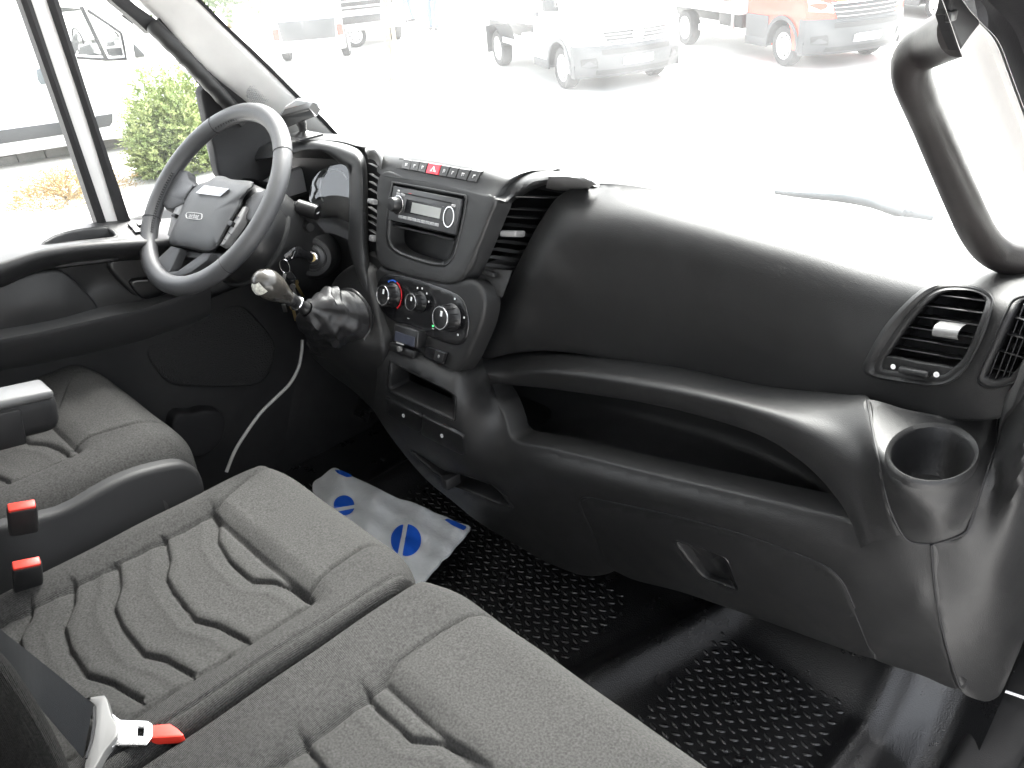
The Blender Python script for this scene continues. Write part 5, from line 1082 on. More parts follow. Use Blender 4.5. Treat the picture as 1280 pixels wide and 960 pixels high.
V, f = patch(bo_, bc, axis=2, step=4, rim=.002, back=(0, 0, -1), rimdepth=.006); P('bag_film', (V, f), M_BAGW, bag, flat=True)
BZ = rbf(bc)
def bagp(u, v, o=.002): return oz(u, v, float(BZ([(u, v)])[0])+o)
def bprint(name, pts):
    q = [(u, v) for u, v in pts]; P(name, patch(q, [(u, v, d+.0016) for u, v, d in bc if 385 < u < 600], axis=2, step=4, rim=0, smooth_outline=False), M_BAGB, bag, flat=True)
def disc(cx, cy, rx, ry, a0, a1, tilt=0, n=20):
    return [(cx+rx*cos(t), cy+ry*sin(t)) for t in np.linspace(radians(a0), radians(a1), n)]
bprint('blue_print', disc(508, 675, 18.5, 20, -84, 106)); bprint('blue_print', disc(507, 675, 18.5, 20, 122, 262))
bprint('blue_print', disc(430, 631, 13, 12, -200, 0)); bprint('blue_print', disc(430.5, 632, 13, 12, 16, 140))
bprint('blue_print', [(418.5, 587), (427, 588), (436, 592), (440, 595.5), (434, 596.5), (425, 593), (420, 590)])
bprint('blue_print', [(556, 650), (559, 648), (570, 652), (584, 658.5), (580, 663), (566, 657)])
# small navigation unit on the dash
nav = empty('navigation_unit', oy(380, 166, .02), 'small tilted navigation unit on a stem above the instrument hood', 'navigation device')
nq = [oy(*p, .005) for p in Z5([(118, 95), (330, 40), (388, 98), (168, 185)], 330, 130, 6)]
P('housing', slab(nq, (-.004, .018, .012), .004), M_SATIN, nav, smooth=False)
ns = [oy(*p, .03) for p in Z5([(115, 92), (150, 30), (240, -30), (395, -5), (388, 98), (330, 40)], 330, 130, 6)]
P('screen', slab(ns, (0, .006, .003), .001), M_LAMP, nav, smooth=False)
P('map_line', slab([p+np.array([0, -.002, -.001]) for p in [oy(*p, .028) for p in Z5([(150, 50), (230, 15), (250, 10), (160, 62)], 330, 130, 6)]], (0, .001, 0)), mat('map_orange', (.7, .25, .1), .4), nav, smooth=False)
P('stem', lathe(oy(380, 168, .015), (0, -.05, 1), [(.022, 0), (.014, .004), (.009, .008), (.009, .018), (.011, .022), (.011, .03)], 20), M_SATIN, nav)
P('base_plate', box(oy(378, 169.5, .015), (.038, .03, .0025), None, .001), M_SATIN, nav)
# white cable on the floor
cb = empty('floor_cable', ox(330, 520, -.80), 'pale grey cable running down behind the driver seat to the floor', 'cable')
P('cable', tube([ox(*p, -.80+k*.004) for k, p in enumerate(((378, 425), (377, 440), (373, 460), (362, 480), (345, 497), (325, 517), (305, 545), (293, 565), (283, 590)))], .0042, 10, 60), M_CABLE, cb)
# pedal
pdl = empty('brake_pedal', oy(455, 512, .1), 'small ribbed pedal pad in the dark footwell beside the stack', 'pedal')
P('pedal_pad', box(oy(455, 512, .12), (.035, .006, .028), [(1, 0, 0), (0, .85, -.5), (0, .5, .85)], .004), M_RUBBER, pdl)
for k in range(4): P('pedal_rib', box(oy(455, 512, .12)+np.array([0, -.006, 0])+np.array([0, .5, .85])*(-.018+.012*k), (.030, .002, .0025), [(1, 0, 0), (0, .85, -.5), (0, .5, .85)], .001), M_RUBBER, pdl)
P('pedal_arm', tube([oy(455, 512, .13), oy(455, 512, .13)+np.array([0, .08, .1])], .008, 8, 4), M_DARKM, pdl)

# seat belt with its tongue in the front buckle
blt = empty('seat_belt', oz(60, 860, .5), 'black seat belt webbing running to a grey tongue at the lower left corner', 'seat belt')
be_u = [ox(-60, 735, -.02), ox(0, 786, .05), ox(40, 818, .09), ox(80, 850, .12), ox(117, 881, .14)]; be_l = [ox(-60, 770, .0), ox(0, 826, .07), ox(36, 868, .11), ox(70, 908, .13), ox(104, 948, .145)]
u_, l_ = cr(be_u, 24), cr(be_l, 24)
P('webbing', loft([u_+[0, 0, -.0015], u_, u_*.5+l_*.5+np.array([0, 0, .001]), l_, l_+[0, 0, -.0015]], 24), M_BELT, blt)
tgp = lambda pts, z_: [oz(u, v, z_) for u, v in Z5(pts, 0, 780, 4.923)]
P('tongue_cover', slab(lin(tgp([(523, 452), (640, 432), (660, 460), (688, 560), (726, 620), (722, 682), (640, 785), (585, 885), (545, 930), (505, 930), (528, 800), (570, 700), (582, 600), (585, 500)], .475), 60, True), (0, 0, -.012), .003), M_TONGUE, blt)
P('tongue_slot', slab(lin(tgp([(570, 505), (590, 500), (588, 610), (570, 720), (535, 830), (522, 825), (556, 710), (572, 600)], .4762), 40, True), (0, 0, -.006)), M_PIT, blt, smooth=False)
P('tongue_plate', patch([tuple(p) for p in Z5([(688, 553), (735, 592), (905, 598), (935, 620), (930, 695), (898, 742), (705, 742), (655, 772), (640, 775), (715, 690), (725, 620)], 0, 780, 4.923)], None, plane=((0, 0, 1), .469), step=4, rim=.0012, back=(0, 0, -1), holes=[Z5([(842, 632), (890, 634), (885, 692), (838, 690)], 0, 780, 4.923)], smooth_outline=False, rimdepth=.003), M_STEEL, blt)
bkf = empty('belt_buckle', oz(208, 915, .46), 'front belt buckle with bright red button holding the metal tongue, lower left corner', 'seat belt buckle', 'seat belt buckles')
P('press_button', slab(lin(tgp([(925, 622), (1045, 612), (1090, 640), (1132, 682), (1110, 692), (925, 702)], .467), 40, True), (0, 0, -.012), .0012), M_RED, bkf)
P('buckle_body', slab(lin(tgp([(880, 620), (1050, 605), (1142, 685), (1110, 700), (1000, 705), (880, 740), (760, 760), (740, 700)], .458), 40, True), (-.01, -.01, -.09), .004), M_PLASD, bkf)

pdo = empty('passenger_door', (.98, .36, .5), 'unseen passenger door part open beyond the right edge, added to block outside light, dark inner panel', 'door')
pdx = np.array([.82, -.57, 0]); pdx /= np.linalg.norm(pdx); pdn = np.array([pdx[1], -pdx[0], 0])  # unseen door, its angle chosen to screen the dash end from outside light
for nm, a0, a1, z0, z1, th, m in (('inner_panel', .0, 1.0, -.40, .80, .05, M_PLASD), ('door_skin', .0, 1.0, -.42, .82, .012, M_PAINTW), ('window_frame', .0, 1.0, 1.44, 1.52, .03, M_SEAL), ('window_frame', .94, 1.0, .80, 1.46, .03, M_SEAL)):
    c_ = np.array([1.0, .42, 0])+pdx*(a0+a1)/2-pdn*(.06 if nm == 'door_skin' else 0)+np.array([0, 0, (z0+z1)/2])
    P(nm, box(c_, ((a1-a0)/2, th, (z1-z0)/2), [pdx, pdn, (0, 0, 1)], .01), m, pdo)
P('window_pane', box(np.array([1.0, .42, 1.12])+pdx*.5, (.44, .003, .33), [pdx, pdn, (0, 0, 1)]), M_SIDE, pdo, smooth=False)
P('armrest', box(np.array([1.0, .42, .55])+pdx*.5+pdn*.08, (.32, .04, .04), [pdx, pdn, (0, 0, 1)], .02), M_PLAS, pdo)

# ------------------------------------------------------------------ the yard outside
def frame_xf(o, h, s):
    o = np.array(o, float); h = np.array([h[0], h[1], 0.])/np.hypot(*h); l = np.array([-h[1], h[0], 0])
    return lambda p: o+s*(h*p[0]+l*p[1]+np.array([0, 0, 1.])*p[2])
def tf(vf, X): return [X(p) for p in vf[0]], vf[1]
def wheel(root, X, x, y, r=.34, w=.22, side=-1, steel=True, turn=0):
    a = np.array([0, side, 0.]); o = np.array([x, y, r]); k = empty('wheel', X(o)); k.parent = root; k.location = tuple(WL[k]-WL[root])
    P('tyre', tf(lathe(o, a, [(r*.62, -w*.5), (r*.93, -w*.5), (r, -w*.36), (r, w*.30), (r*.94, w*.46), (r*.78, w*.5), (r*.66, w*.44), (r*.62, w*.2)], 40), X), M_TYRE, k)
    P('rim', tf(lathe(o, a, [(r*.66, w*.20), (r*.66, w*.42), (r*.60, w*.40), (r*.55, w*.2), (r*.40, w*.26), (r*.34, w*.44), (r*.16, w*.46), (0, w*.46)], 32), X), M_RIM, k)
    hb = MB()
    for i in range(8):
        t = 2*pi*i/8; hb.add(tf(lathe(o+np.array([r*.47*cos(t), 0, r*.47*sin(t)]), a, [(r*.055, w*.2), (r*.055, w*.27), (0, w*.27)], 8), X))
    hb.build('vent_holes', M_DARKM, k, kind='stuff', smooth=False)
    return k
def cabvan(name, o, h, s, paint, label, cat='van', rear=-1.15, clad=M_CLAD, group=None, hood=(1.0, 1.28), roof=2.45, hw=.98, bump=.72, wheelbase=None, grille='bars', arch=.43):
    X = frame_xf(o, h, s); root = empty(name, X((0, 0, 0)), label, cat, group)
    arc_ = [(arch*cos(t), .34+arch*sin(t)) for t in np.linspace(radians(8), radians(172), 16)]
    prof = [(.86, .30), (.97, .48), (.98, .75), (.95, hood[0]), (.80, hood[0]+.13), (.40, hood[1]), (.25, hood[1]+.06), (-.12, 1.72), (-.50, 2.16), (-.75, roof-.08), (-1.1, roof), (rear, roof-.01), (rear, .30)]
    if wheelbase and rear < -wheelbase-.5: prof += [(-wheelbase-arch, .30)]+[(-wheelbase+x, z) for x, z in arc_[::-1]]+[(-wheelbase+arch, .30)]
    prof += [(-arch-.02, .30)]+arc_[::-1]+[(arch+.02, .30)]
    prof = np.array(prof)
    def bend(x, y, z): 
        c = max(0, (x-.1)/.9); return (x-.36*c*abs(y/hw)**2.6, y*(1-.075*max(0, (z-1.15)/1.3)), z)
    ys = np.concatenate([[-hw], np.linspace(-hw+.02, hw-.02, 13), [hw]]); rails = []
    for k, y in enumerate(ys):
        q = prof.copy()
        if k in (0, len(ys)-1): c = np.array([(rear+.9)/2, 1.2]); q = q+(c-q)/np.linalg.norm(c-q, axis=1)[:, None]*.02
        rails.append([bend(x, y, z) for x, z in q])
    n = len(prof); V = np.array(rails).reshape(-1, 3); f = gridfaces(len(ys), n, False, True)+[tuple(range(n)), tuple(reversed(range((len(ys)-1)*n, len(ys)*n)))]
    P('body', tf((V, f), X), paint, root)
    fp = np.array(sorted([(z, x) for x, z in prof[:7]]))
    def fr(y, z, off=.012): x = np.interp(z, fp[:, 0], fp[:, 1])+off; return bend(x, y, z)
    def fslab(nm, poly, m, off=.014, th=.03, par=None, dens=24): return P(nm, tf(slab([fr(y, z, off) for y, z in lin(poly, dens, True)], (-th, 0, 0), .004), X), m, par or root)
    def fgrid(nm, y0, y1, z0, z1, m, off, par=None, flare=1.0):
        zs = np.linspace(z0, z1, 5); rr_ = [[fr(y, zs[0], off-.05) for y in np.linspace(y0, y1, 13)]]
        for k, z in enumerate(zs): s_ = flare+(1-flare)*k/4; rr_.append([fr(y*s_, z, off) for y in np.linspace(y0, y1, 13)])
        rr_.append([fr(y, zs[-1], off-.05) for y in np.linspace(y0, y1, 13)]); return P(nm, tf(loft([np.array(r) for r in rr_], 13), X), m, par or root)
    # bumper wraps the corner back to the wheel arch
    bz = [(.24, -.02), (.27, .02), (.45, .05), (.62, .05), (bump, .035), (bump+.03, 0)]
    xs_ = lambda y, z, off: fr(y, z, off)
    rl = []
    for z, off in bz:
        row = [(.47, -hw-.012*(off > 0), z), (.62, -hw-.010*(off > 0)-.002, z)]+[fr(y, z, off) for y in np.linspace(-hw, hw, 21)]+[(.62, hw+.012, z), (.47, hw+.012, z)]
        rl.append(row)
    P('bumper', tf(loft([np.array(r) for r in rl], 25), X), clad, root)
    for sg_ in (-1, 1):
        arcp = lambda r_: [(r_*cos(t), sg_*(hw+.012), .34+r_*sin(t)) for t in np.linspace(radians(-5), radians(185), 24)]
        P('wheel_arch', tf(loft([np.array(arcp(arch+.075)), np.array(arcp(arch+.07))+[0, sg_*.015, 0], np.array(arcp(arch))+[0, sg_*.012, 0], np.array(arcp(arch))-[0, sg_*.1, 0]], 24), X), clad, root)
        P('wheel_well', tf(loft([[((arch-.004)*cos(t), sg_*y_, .34+(arch-.004)*sin(t)) for t in np.linspace(0, pi, 20)] for y_ in (hw+.005, hw-.3)], 20), X), M_DARKM, root)
        sidep = lambda nm, poly, m, off=.008, par=None: P(nm, tf(slab([bend(x, sg_*hw, z)+np.array([0, sg_*off, 0]) for x, z in poly], (0, -sg_*.03, 0), .003), X), m, par or root)
        sidep('side_window', [(-1.02, 1.38), (-.02, 1.33), (-.28, 1.72), (-.60, 2.05), (-1.02, 2.08)], M_CGLASS)
        sidep('door_handle', [(-1.0, 1.10), (-.84, 1.10), (-.84, 1.18), (-1.0, 1.18)], M_CLAD, .03)
        sidep('sill', [(rear+.02, .28), (-arch-.03, .28), (-arch-.03, .42), (rear+.02, .42)], clad, .012)
        P('mirror', tf(box((.02, sg_*(hw+.16), 1.42), (.07, .10, .16), bev=.04), X), M_CLAD, root); P('mirror_arm', tf(box((-.02, sg_*(hw+.04), 1.28), (.06, .08, .03), bev=.01), X), M_CLAD, root)
        fslab('headlight', [(sg_*.62, hood[0]-.14), (sg_*.95, hood[0]-.10), (sg_*.955, hood[0]+.10), (sg_*.86, hood[0]+.08), (sg_*.64, hood[0]-.02)], M_LAMP, .016)
        fslab('fog_lamp', [(sg_*.66, .40), (sg_*.90, .42), (sg_*.92, .55), (sg_*.70, .57)], M_DARKM, .055, .02)
        for xx, ww in ((0, 1),)+(((-wheelbase, 1),) if wheelbase and rear < -wheelbase-.3 else ()): wheel(root, X, xx, sg_*(hw-.14), side=sg_)
    P('windscreen', tf(slab([bend(x, y, z)+np.array([.012, 0, .012]) for x, z, y in ((.16, hood[1]+.12, -.86), (.16, hood[1]+.12, 0), (.16, hood[1]+.12, .86), (-.48, 2.12, .80), (-.48, 2.12, -.80))], (-.02, 0, -.01)), X), M_CGLASS, root, smooth=False)
    g = None
    if grille == 'bars': gz = (bump+.055, hood[0]-.02); gw = .60
    else: gz = (bump+.02, hood[0]+.03); gw = .66
    g = fgrid('grille', -gw, gw, gz[0], gz[1], M_DARKM, .012, flare=.86)
    nb = 4 if grille == 'bars' else 4
    for k in range(nb):
        z = gz[0]+(gz[1]-gz[0])*(k+.6)/(nb); w_ = gw*(.86+.14*(k+.6)/nb)
        P('grille_bar', tf(loft([[fr(y, z-.010, .02) for y in np.linspace(-w_, w_, 9)], [fr(y, z, .034) for y in np.linspace(-w_, w_, 9)], [fr(y, z+.010, .02) for y in np.linspace(-w_, w_, 9)]], 16), X), M_CHROME if grille != 'bars' else M_RIM, g)
    if grille == 'bars': P('badge', tf(lathe(fr(0, (gz[0]+gz[1])/2, .02), (1, 0, .1), [(.10, 0), (.10, .02), (.085, .03), (0, .032)], 28), X), M_PAINTW, g)
    fgrid('plate_recess', -.62, .62, bump-.11, bump-.03, M_DARKM, .056)
    fslab('number_plate', [(-.27, .43), (.27, .43), (.27, .56), (-.27, .56)], M_WHITE, .066, .02)
    fgrid('lower_intake', -.68, .68, .29, .37, M_DARKM, .046)
    P('chassis', tf(box(((rear+.7)/2, 0, .40), (abs(rear-.7)/2, .62, .10)), X), M_DARKM, root)
    return root, X, sidep

SV = .80
# white dropside pickup in the middle
wo_ = oz(710, 110, ZG); hW = np.array([.93, -.40])/np.hypot(.93, .40); lW = np.array([-hW[1], hW[0]])
o_ = np.array([wo_[0], wo_[1], ZG]); o_[:2] += lW*.84*SV
r1_, X1, _ = cabvan('pickup_truck', o_, hW, SV, M_PAINTW, 'white dropside pickup with grey bumper and badge disc on its barred grille, beyond the windscreen', 'truck')
P('load_bed', tf(box((-3.1, 0, 1.02), (1.85, 1.0, .08), bev=.02), X1), M_PAINTW, r1_)
for sg_ in (-1, 1): P('side_board', tf(box((-3.1, sg_*1.02, 1.28), (1.85, .02, .22), bev=.01), X1), M_PAINTW, r1_); P('side_guard', tf(box((-2.05, sg_*.95, .55), (.75, .02, .05), bev=.01), X1), M_PAINTW, r1_); P('tool_box', tf(box((-1.55, sg_*.86, .62), (.22, .1, .14), bev=.02), X1), M_RIM, r1_)
P('headboard', tf(box((-1.28, 0, 1.75), (.03, 1.0, .7), bev=.01), X1), M_PAINTW, r1_)
P('chassis_rail', tf(box((-3.1, 0, .62), (1.9, .45, .1)), X1), M_DARKM, r1_)
for sg_ in (-1, 1):
    wheel(r1_, X1, -3.2, sg_*.84, side=sg_); P('mud_flap', tf(box((-3.66, sg_*.84, .48), (.012, .16, .26), bev=.005), X1), M_CLAD, r1_); P('mudguard', tf(loft([[(-3.2+.42*cos(t), sg_*(.84+e), .34+.44*sin(t)) for t in np.linspace(.2, pi-.1, 16)] for e in (-.15, .15)], 16), X1), M_CLAD, r1_)
# orange box truck at right
oo = oz(983, 82, ZG); hO = np.array([.90, -.43])/np.hypot(.90, .43); lO = np.array([-hO[1], hO[0]]); o_ = np.array([oo[0], oo[1], ZG]); o_[:2] += lO*.84*SV
r2_, X2, _ = cabvan('box_truck', o_, hO, SV*1.0, M_PAINTO, 'orange cab with dark grey bumper and chrome barred grille, carrying a white box body', 'truck', grille='wide', hood=(1.04, 1.36), bump=.78)
P('cargo_box', tf(box((-3.6, 0, 1.9), (2.3, 1.05, 1.15), bev=.03), X2), M_PAINTW, r2_)
P('chassis_rail', tf(box((-3.2, 0, .58), (2.2, .45, .12)), X2), M_DARKM, r2_)
P('cab_cladding', tf(slab([(x, -.99, z) for x, z in ((-1.13, .32), (-.52, .32), (-.50, .50), (-.42, .68), (-.44, .80), (-1.13, .80))], (0, .03, 0), .004), X2), M_CLAD, r2_)
for sg_ in (-1, 1):
    wheel(r2_, X2, -3.5, sg_*.84, side=sg_); P('side_guard', tf(box((-2.1, sg_*.98, .42), (.72, .02, .06), bev=.01), X2), M_PAINTW, r2_); P('guard_post', tf(box((-1.62, sg_*.95, .60), (.03, .03, .26), bev=.005), X2), M_RIM, r2_)
    P('side_marker', tf(box((-1.62, sg_*1.0, .84), (.05, .01, .025), bev=.005), X2), mat('amber_lens', (.8, .3, .03), .3) if 'amber_lens' not in MATS else MATS['amber_lens'], r2_)
P('tank', tf(box((-1.75, -.75, .66), (.42, .2, .16), bev=.05), X2), M_DARKM, r2_)
P('box_stripe', tf(box((-1.9, -1.055, .98), (.35, .006, .012)), X2), M_DARKM, r2_)
# dark van behind the grab handle
ov = oz(1172, 26, ZG); o_ = np.array([ov[0], ov[1], ZG]); o_[:2] += lO*.84*SV
r3_, X3, _ = cabvan('parked_van', o_, hO, SV, mat('dark_paint', (.03, .033, .04), .3, coat=.4), 'dark grey parked vehicle behind the orange truck, mostly hidden by the grab handle', 'van', rear=-4.4, wheelbase=3.2, group=None)

# white panel van outside the driver window, with a see-through cab
pA, pB = oz(0, 180, ZG+.30), oz(140, 159, ZG+.30); hV = (pB-pA)[:2]; hV /= np.hypot(*hV); nV = np.array([hV[1], -hV[0], 0]); dV = float(nV@pA)
lvn = empty('delivery_van', (pA[0], pA[1], ZG), 'white panel van with dark side strip and see through cab windows, outside the driver door', 'van')
vp = lambda u, v, off=0.0: op(u, v, nV, dV+off)
Zl = lambda pts: Z5(pts, 0, 0, 3.31)
w1p = Zl([(200, 22), (255, 22), (335, 30), (352, 60), (438, 243), (320, 236), (225, 225)]); w2p = Zl([(362, 45), (440, 92), (497, 138), (520, 240), (447, 244), (400, 140)])
bodyo = [(-420, 240), (-420, -160), (40, -160), (90, -40), (108, 4), (140, 22), (170, 44), (192, 72), (225, 90), (238, 110), (242, 150), (236, 160), (196, 165), (194, 140), (182, 122), (168, 124), (160, 142), (158, 171), (140, 172), (0, 194), (-200, 222)]
P('side_panel', patch(bodyo, None, plane=(nV, dV), step=14, holes=[w1p, w2p], rim=.02, back=-nV, rimdepth=.06, smooth_outline=False), M_PAINTW, lvn)
P('far_side', patch(bodyo, None, plane=(nV, dV), step=20, holes=[[(c[0], c[1]) for c in w1p], w2p], rim=0, smooth_outline=False), M_PAINTW, lvn)
fs_ = [o for o in lvn.children if o.name.startswith('far_side')][0]; fs_.location = tuple(np.array(fs_.location)-nV*1.45)
P('window_glass', patch(w1p, None, plane=(nV, dV-.02), step=16, rim=0, smooth_outline=False), M_SIDE, lvn); P('window_glass', patch(w2p, None, plane=(nV, dV-.02), step=16, rim=0, smooth_outline=False), M_SIDE, lvn)
for a, b in (((335, 28), (442, 250)), ((362, 42), (500, 136)), ((500, 136), (524, 246)), ((318, 238), (446, 247)), ((446, 247), (524, 243))):
    P('window_trim', tube([vp(*Zl([a])[0], .015), vp(*Zl([b])[0], .015)], .022 if a == (335, 28) else .014, 8), M_DARKM, lvn)
P('cab_dash', slab([vp(*p, -.35) for p in Zl([(430, 200), (560, 190), (600, 260), (400, 262)])], -nV*.9, .02), M_DARKM, lvn)
P('cab_floor_pan', box(vp(110, 84, -.75), (.9, .7, .04), [np.array([*hV, 0]), nV, (0, 0, 1)], .01), M_DARKM, lvn)
P('steering_wheel', tube([vp(*Zl([(325, 170)])[0], -1.0)+np.array([*hV, 0])*.06*cos(t)+nV*.16*cos(t)*0+np.array([0, 0, 1])*.15*sin(t)+nV*.15*cos(t) for t in np.linspace(0, 2*pi, 30, endpoint=False)], .014, 8, closed=True), M_DARKM, lvn)
for q in ([(330, 195), (372, 180), (390, 215), (420, 225), (420, 240), (320, 236)], [(440, 175), (470, 168), (480, 195), (515, 200), (518, 238), (445, 240)], [(300, 150), (318, 140), (322, 200), (310, 230), (285, 200)]):
    P('cab_fitting', slab([vp(*p, -.6) for p in Zl(q)], -nV*.4, .02), M_CLAD, lvn)
P('side_strip', slab([vp(*p, .012) for p in Zl([(-400, 595), (0, 540), (272, 503), (272, 556), (0, 597), (-400, 655)])], -nV*.03, .006), M_CLAD, lvn)
P('side_strip', slab([vp(*p, .012) for p in Zl([(395, 481), (466, 471), (466, 505), (455, 522), (410, 530), (395, 528)])], -nV*.03, .006), M_CLAD, lvn)
P('door_handle', slab([vp(*p, .03) for p in Zl([(150, 290), (175, 283), (195, 290), (200, 345), (170, 352), (155, 330)])], -nV*.04, .01), MATS['wiper_grey'], lvn)
P('door_mirror', slab([vp(*p, .2) for p in Zl([(514, 175), (530, 165), (548, 172), (558, 235), (545, 246), (525, 244)])], -nV*.12, .02), M_PAINTW, lvn)
P('mirror_frame', slab([vp(*p, .1) for p in Zl([(545, 178), (560, 185), (598, 228), (598, 236), (566, 240), (558, 236)])], -nV*.08, .01), M_CLAD, lvn)
wc_ = vp(177, 150, -.1); Xw = frame_xf((wc_[0], wc_[1], ZG), hV, SV); wheel(lvn, Xw, 0, 0, side=-1)
P('underbody', box(vp(-100, 170, -.7)*[1, 1, 0]+np.array([0, 0, ZG+.33]), (2.6, .62, .08), [np.array([*hV, 0]), nV, (0, 0, 1)], .02), M_DARKM, lvn)

# kerb and planting bed before that van
kA, kB = oz(-120, 226, ZG), oz(190, 176, ZG); kd = (kB-kA); kl = np.linalg.norm(kd); kd /= kl; kn = np.array([kd[1], -kd[0], 0])
kr = empty('kerb', (kA+kB)/2, 'concrete kerb, van shade put into its dark tone, along the planting bed before the white panel van', 'kerb')
n_k = 9
for i in range(n_k):
    c = kA+kd*kl*(i+.5)/n_k+np.array([0, 0, .04+RNG.normal(0, .004)])
    P('kerb_stone', box(c, (kl/n_k/2-.006, .05, .065), [kd, kn, (0, 0, 1)], .012), M_KERB, kr)
P('planting_bed', ([kA+kn*.06+[0, 0, .004], kB+kn*.06+[0, 0, .004], kB+kn*1.9+[0, 0, .004], kA+kn*1.9+[0, 0, .004]], [(0, 1, 2, 3)]), M_BED, smooth=False, kind='structure')
def bush(name, c, rad, n, leafm, label, cat, up=.5, ls=.05, stems=10, lw=.3, droop=.2):
    t = empty(name, c, label, cat); st_ = MB(); lf = []; rg_ = random.Random(hash(name) % 1000 if 0 else len(label))
    for i in range(stems):
        a = 2*pi*i/stems+rg_.uniform(-.3, .3); e = np.array([rad[0]*cos(a)*.6, rad[1]*sin(a)*.6, rad[2]*rg_.uniform(.4, .8)])
        st_.add(tube([np.array(c), np.array(c)+e*.5+[0, 0, rad[2]*.1], np.array(c)+e], [.022, .004], 6, 6))
    st_.build('stems', M_BARK, t)
    V, F = [], []
    for i in range(n):
        while True:
            d = np.array([rg_.uniform(-1, 1), rg_.uniform(-1, 1), rg_.uniform(0, 1)])
            if d@d < 1 and (d@d > .22): break
        lump = 1+.22*sin(5*atan2(d[1], d[0])+i % 3)*(.5+d[2])
        b = np.array(c)+d*np.array(rad)*lump*.92
        dr = d+np.array([rg_.gauss(0, .5), rg_.gauss(0, .5), rg_.gauss(up, .35)]); dr /= np.linalg.norm(dr)
        L = ls*rg_.uniform(2.2, 4.2); s = np.cross(dr, (0, 0, 1)); s /= np.linalg.norm(s)+1e-9
        for k in range(11):
            tt = k/10; p = b+dr*L*tt-np.array([0, 0, droop*L*tt*tt]); sd2 = s*(1 if k % 2 else -1)+np.array([rg_.gauss(0, .35), rg_.gauss(0, .35), rg_.gauss(.2, .35)])
            q = dr*.75+sd2*.75; q /= np.linalg.norm(q); l_ = ls*(1-.55*tt)*rg_.uniform(.7, 1.2); w_ = np.cross(q, (rg_.gauss(0, 1), rg_.gauss(0, 1), rg_.gauss(0, 1))); w_ /= np.linalg.norm(w_)+1e-9
            m = len(V); V += [p-w_*l_*lw*.3, p+q*l_*.5+w_*l_*lw*.5, p+q*l_, p+q*l_*.5-w_*l_*lw*.5]; F.append((m, m+1, m+2, m+3))
    P('foliage', (V, F), leafm, t, smooth=False); return t
jc = oz(232, 210, ZG); bush('juniper_bush', jc, (.46, .55, .92), 2200, M_LEAF, 'feathery green juniper bush beside the white panel van and behind the door mirror', 'bush', ls=.06, up=.5, lw=.55)
dc = oz(88, 248, ZG); bush('dry_shrub', dc, (.55, .66, .26), 900, M_DRY, 'low straw coloured dry shrub in the bed below the panel van', 'shrub', ls=.04, up=.2)

# farther vehicles, people and trees
def far_lorry(o, h, s):
    X = frame_xf(o, h, s); t = empty('lorry', X((0, 0, 0)), 'white lorry with a dark lettered band across its front, far beyond the steering wheel', 'truck')
    P('cab', tf(box((-.9, 0, 1.75), (.9, 1.2, 1.15), bev=.12, seg=3), X), M_PAINTW, t)
    P('name_band', tf(box((.012, 0, 1.62), (.012, .95, .13), bev=.01), X), M_CLAD, t)
    P('grille', tf(box((.012, 0, 1.10), (.012, .95, .22), bev=.01), X), M_DARKM, t)
    P('windscreen', tf(box((.006, 0, 2.35), (.012, 1.05, .42), bev=.01), X), M_CGLASS, t)
    P('bumper', tf(box((.02, 0, .62), (.06, 1.2, .22), bev=.04), X), M_PAINTW, t)
    P('lower_grille', tf(box((.085, 0, .66), (.012, .6, .09), bev=.01), X), M_DARKM, t)
    for k in range(3): P('grille_bar', tf(box((.03, 0, .95+.14*k), (.012, .93, .018), bev=.004), X), M_PAINTW, t)
    for sg_ in (-1, 1): P('headlight', tf(box((.085, sg_*.92, .62), (.012, .16, .08), bev=.01), X), M_LAMP, t); wheel(t, X, -.9, sg_*1.02, r=.48, w=.3, side=sg_)
    O, e1 = X((.03, 0, 1.62)), X((.03, 1, 1.62))-X((.03, 0, 1.62)); text('lettering', 'MAN', O, e1, (0, 0, 1), .22*s, M_PAINTW, t)
    P('cargo_box', tf(box((-4.6, 0, 2.2), (2.7, 1.25, 1.5), bev=.04), X), M_PAINTW, t)
    return t
lo_ = oz(452, 62, ZG); far_lorry(np.array([lo_[0]-.3, lo_[1]+.2, ZG]), (.86, -.5), .80)
sw0 = oz(444, 56, ZG+.0); tyr = empty('loose_tyre', sw0, 'loose wheel with tyre standing before the far lorry', 'tyre'); Xt = frame_xf((sw0[0]+.35, sw0[1]-.2, ZG), (-.5, -.86), .62); wheel(tyr, Xt, 0, 0, r=.36, w=.2, side=1)
# small white car seen from behind with red lamp
co_ = oz(392, 78, ZG); Xc = frame_xf((co_[0], co_[1], ZG), (-.75, .66), .8); car = empty('parked_car', Xc((0, 0, 0)), 'white car with dark tailgate and red tail lamp, left of the far lorry', 'car')
P('body', tf(loft([[(x, y, z) for x, z in ((0, .35), (-.02, .6), (.02, .92), (.12, 1.0), (.35, 1.45), (1.6, 1.5), (2.3, 1.05), (3.3, .95), (3.6, .6), (3.55, .3))] for y in (-.82, -.8, -.4, 0, .4, .8, .82)], 40), Xc), M_PAINTW, car)
P('tailgate', tf(slab([(-.03, y, z) for y, z in ((-.62, .50), (.62, .50), (.66, .92), (-.66, .92))], (.04, 0, 0), .004), Xc), M_CLAD, car); P('rear_bumper', tf(box((-.02, 0, .36), (.06, .82, .10), bev=.03), Xc), M_PAINTW, car)
for sg_ in (-1, 1): P('tail_lamp', tf(box((-.02, sg_*.74, .66), (.04, .07, .12), bev=.02), Xc), M_RED, car); wheel(car, Xc, .7, sg_*.72, r=.3, w=.18, side=sg_); wheel(car, Xc, 2.9, sg_*.72, r=.3, w=.18, side=sg_)
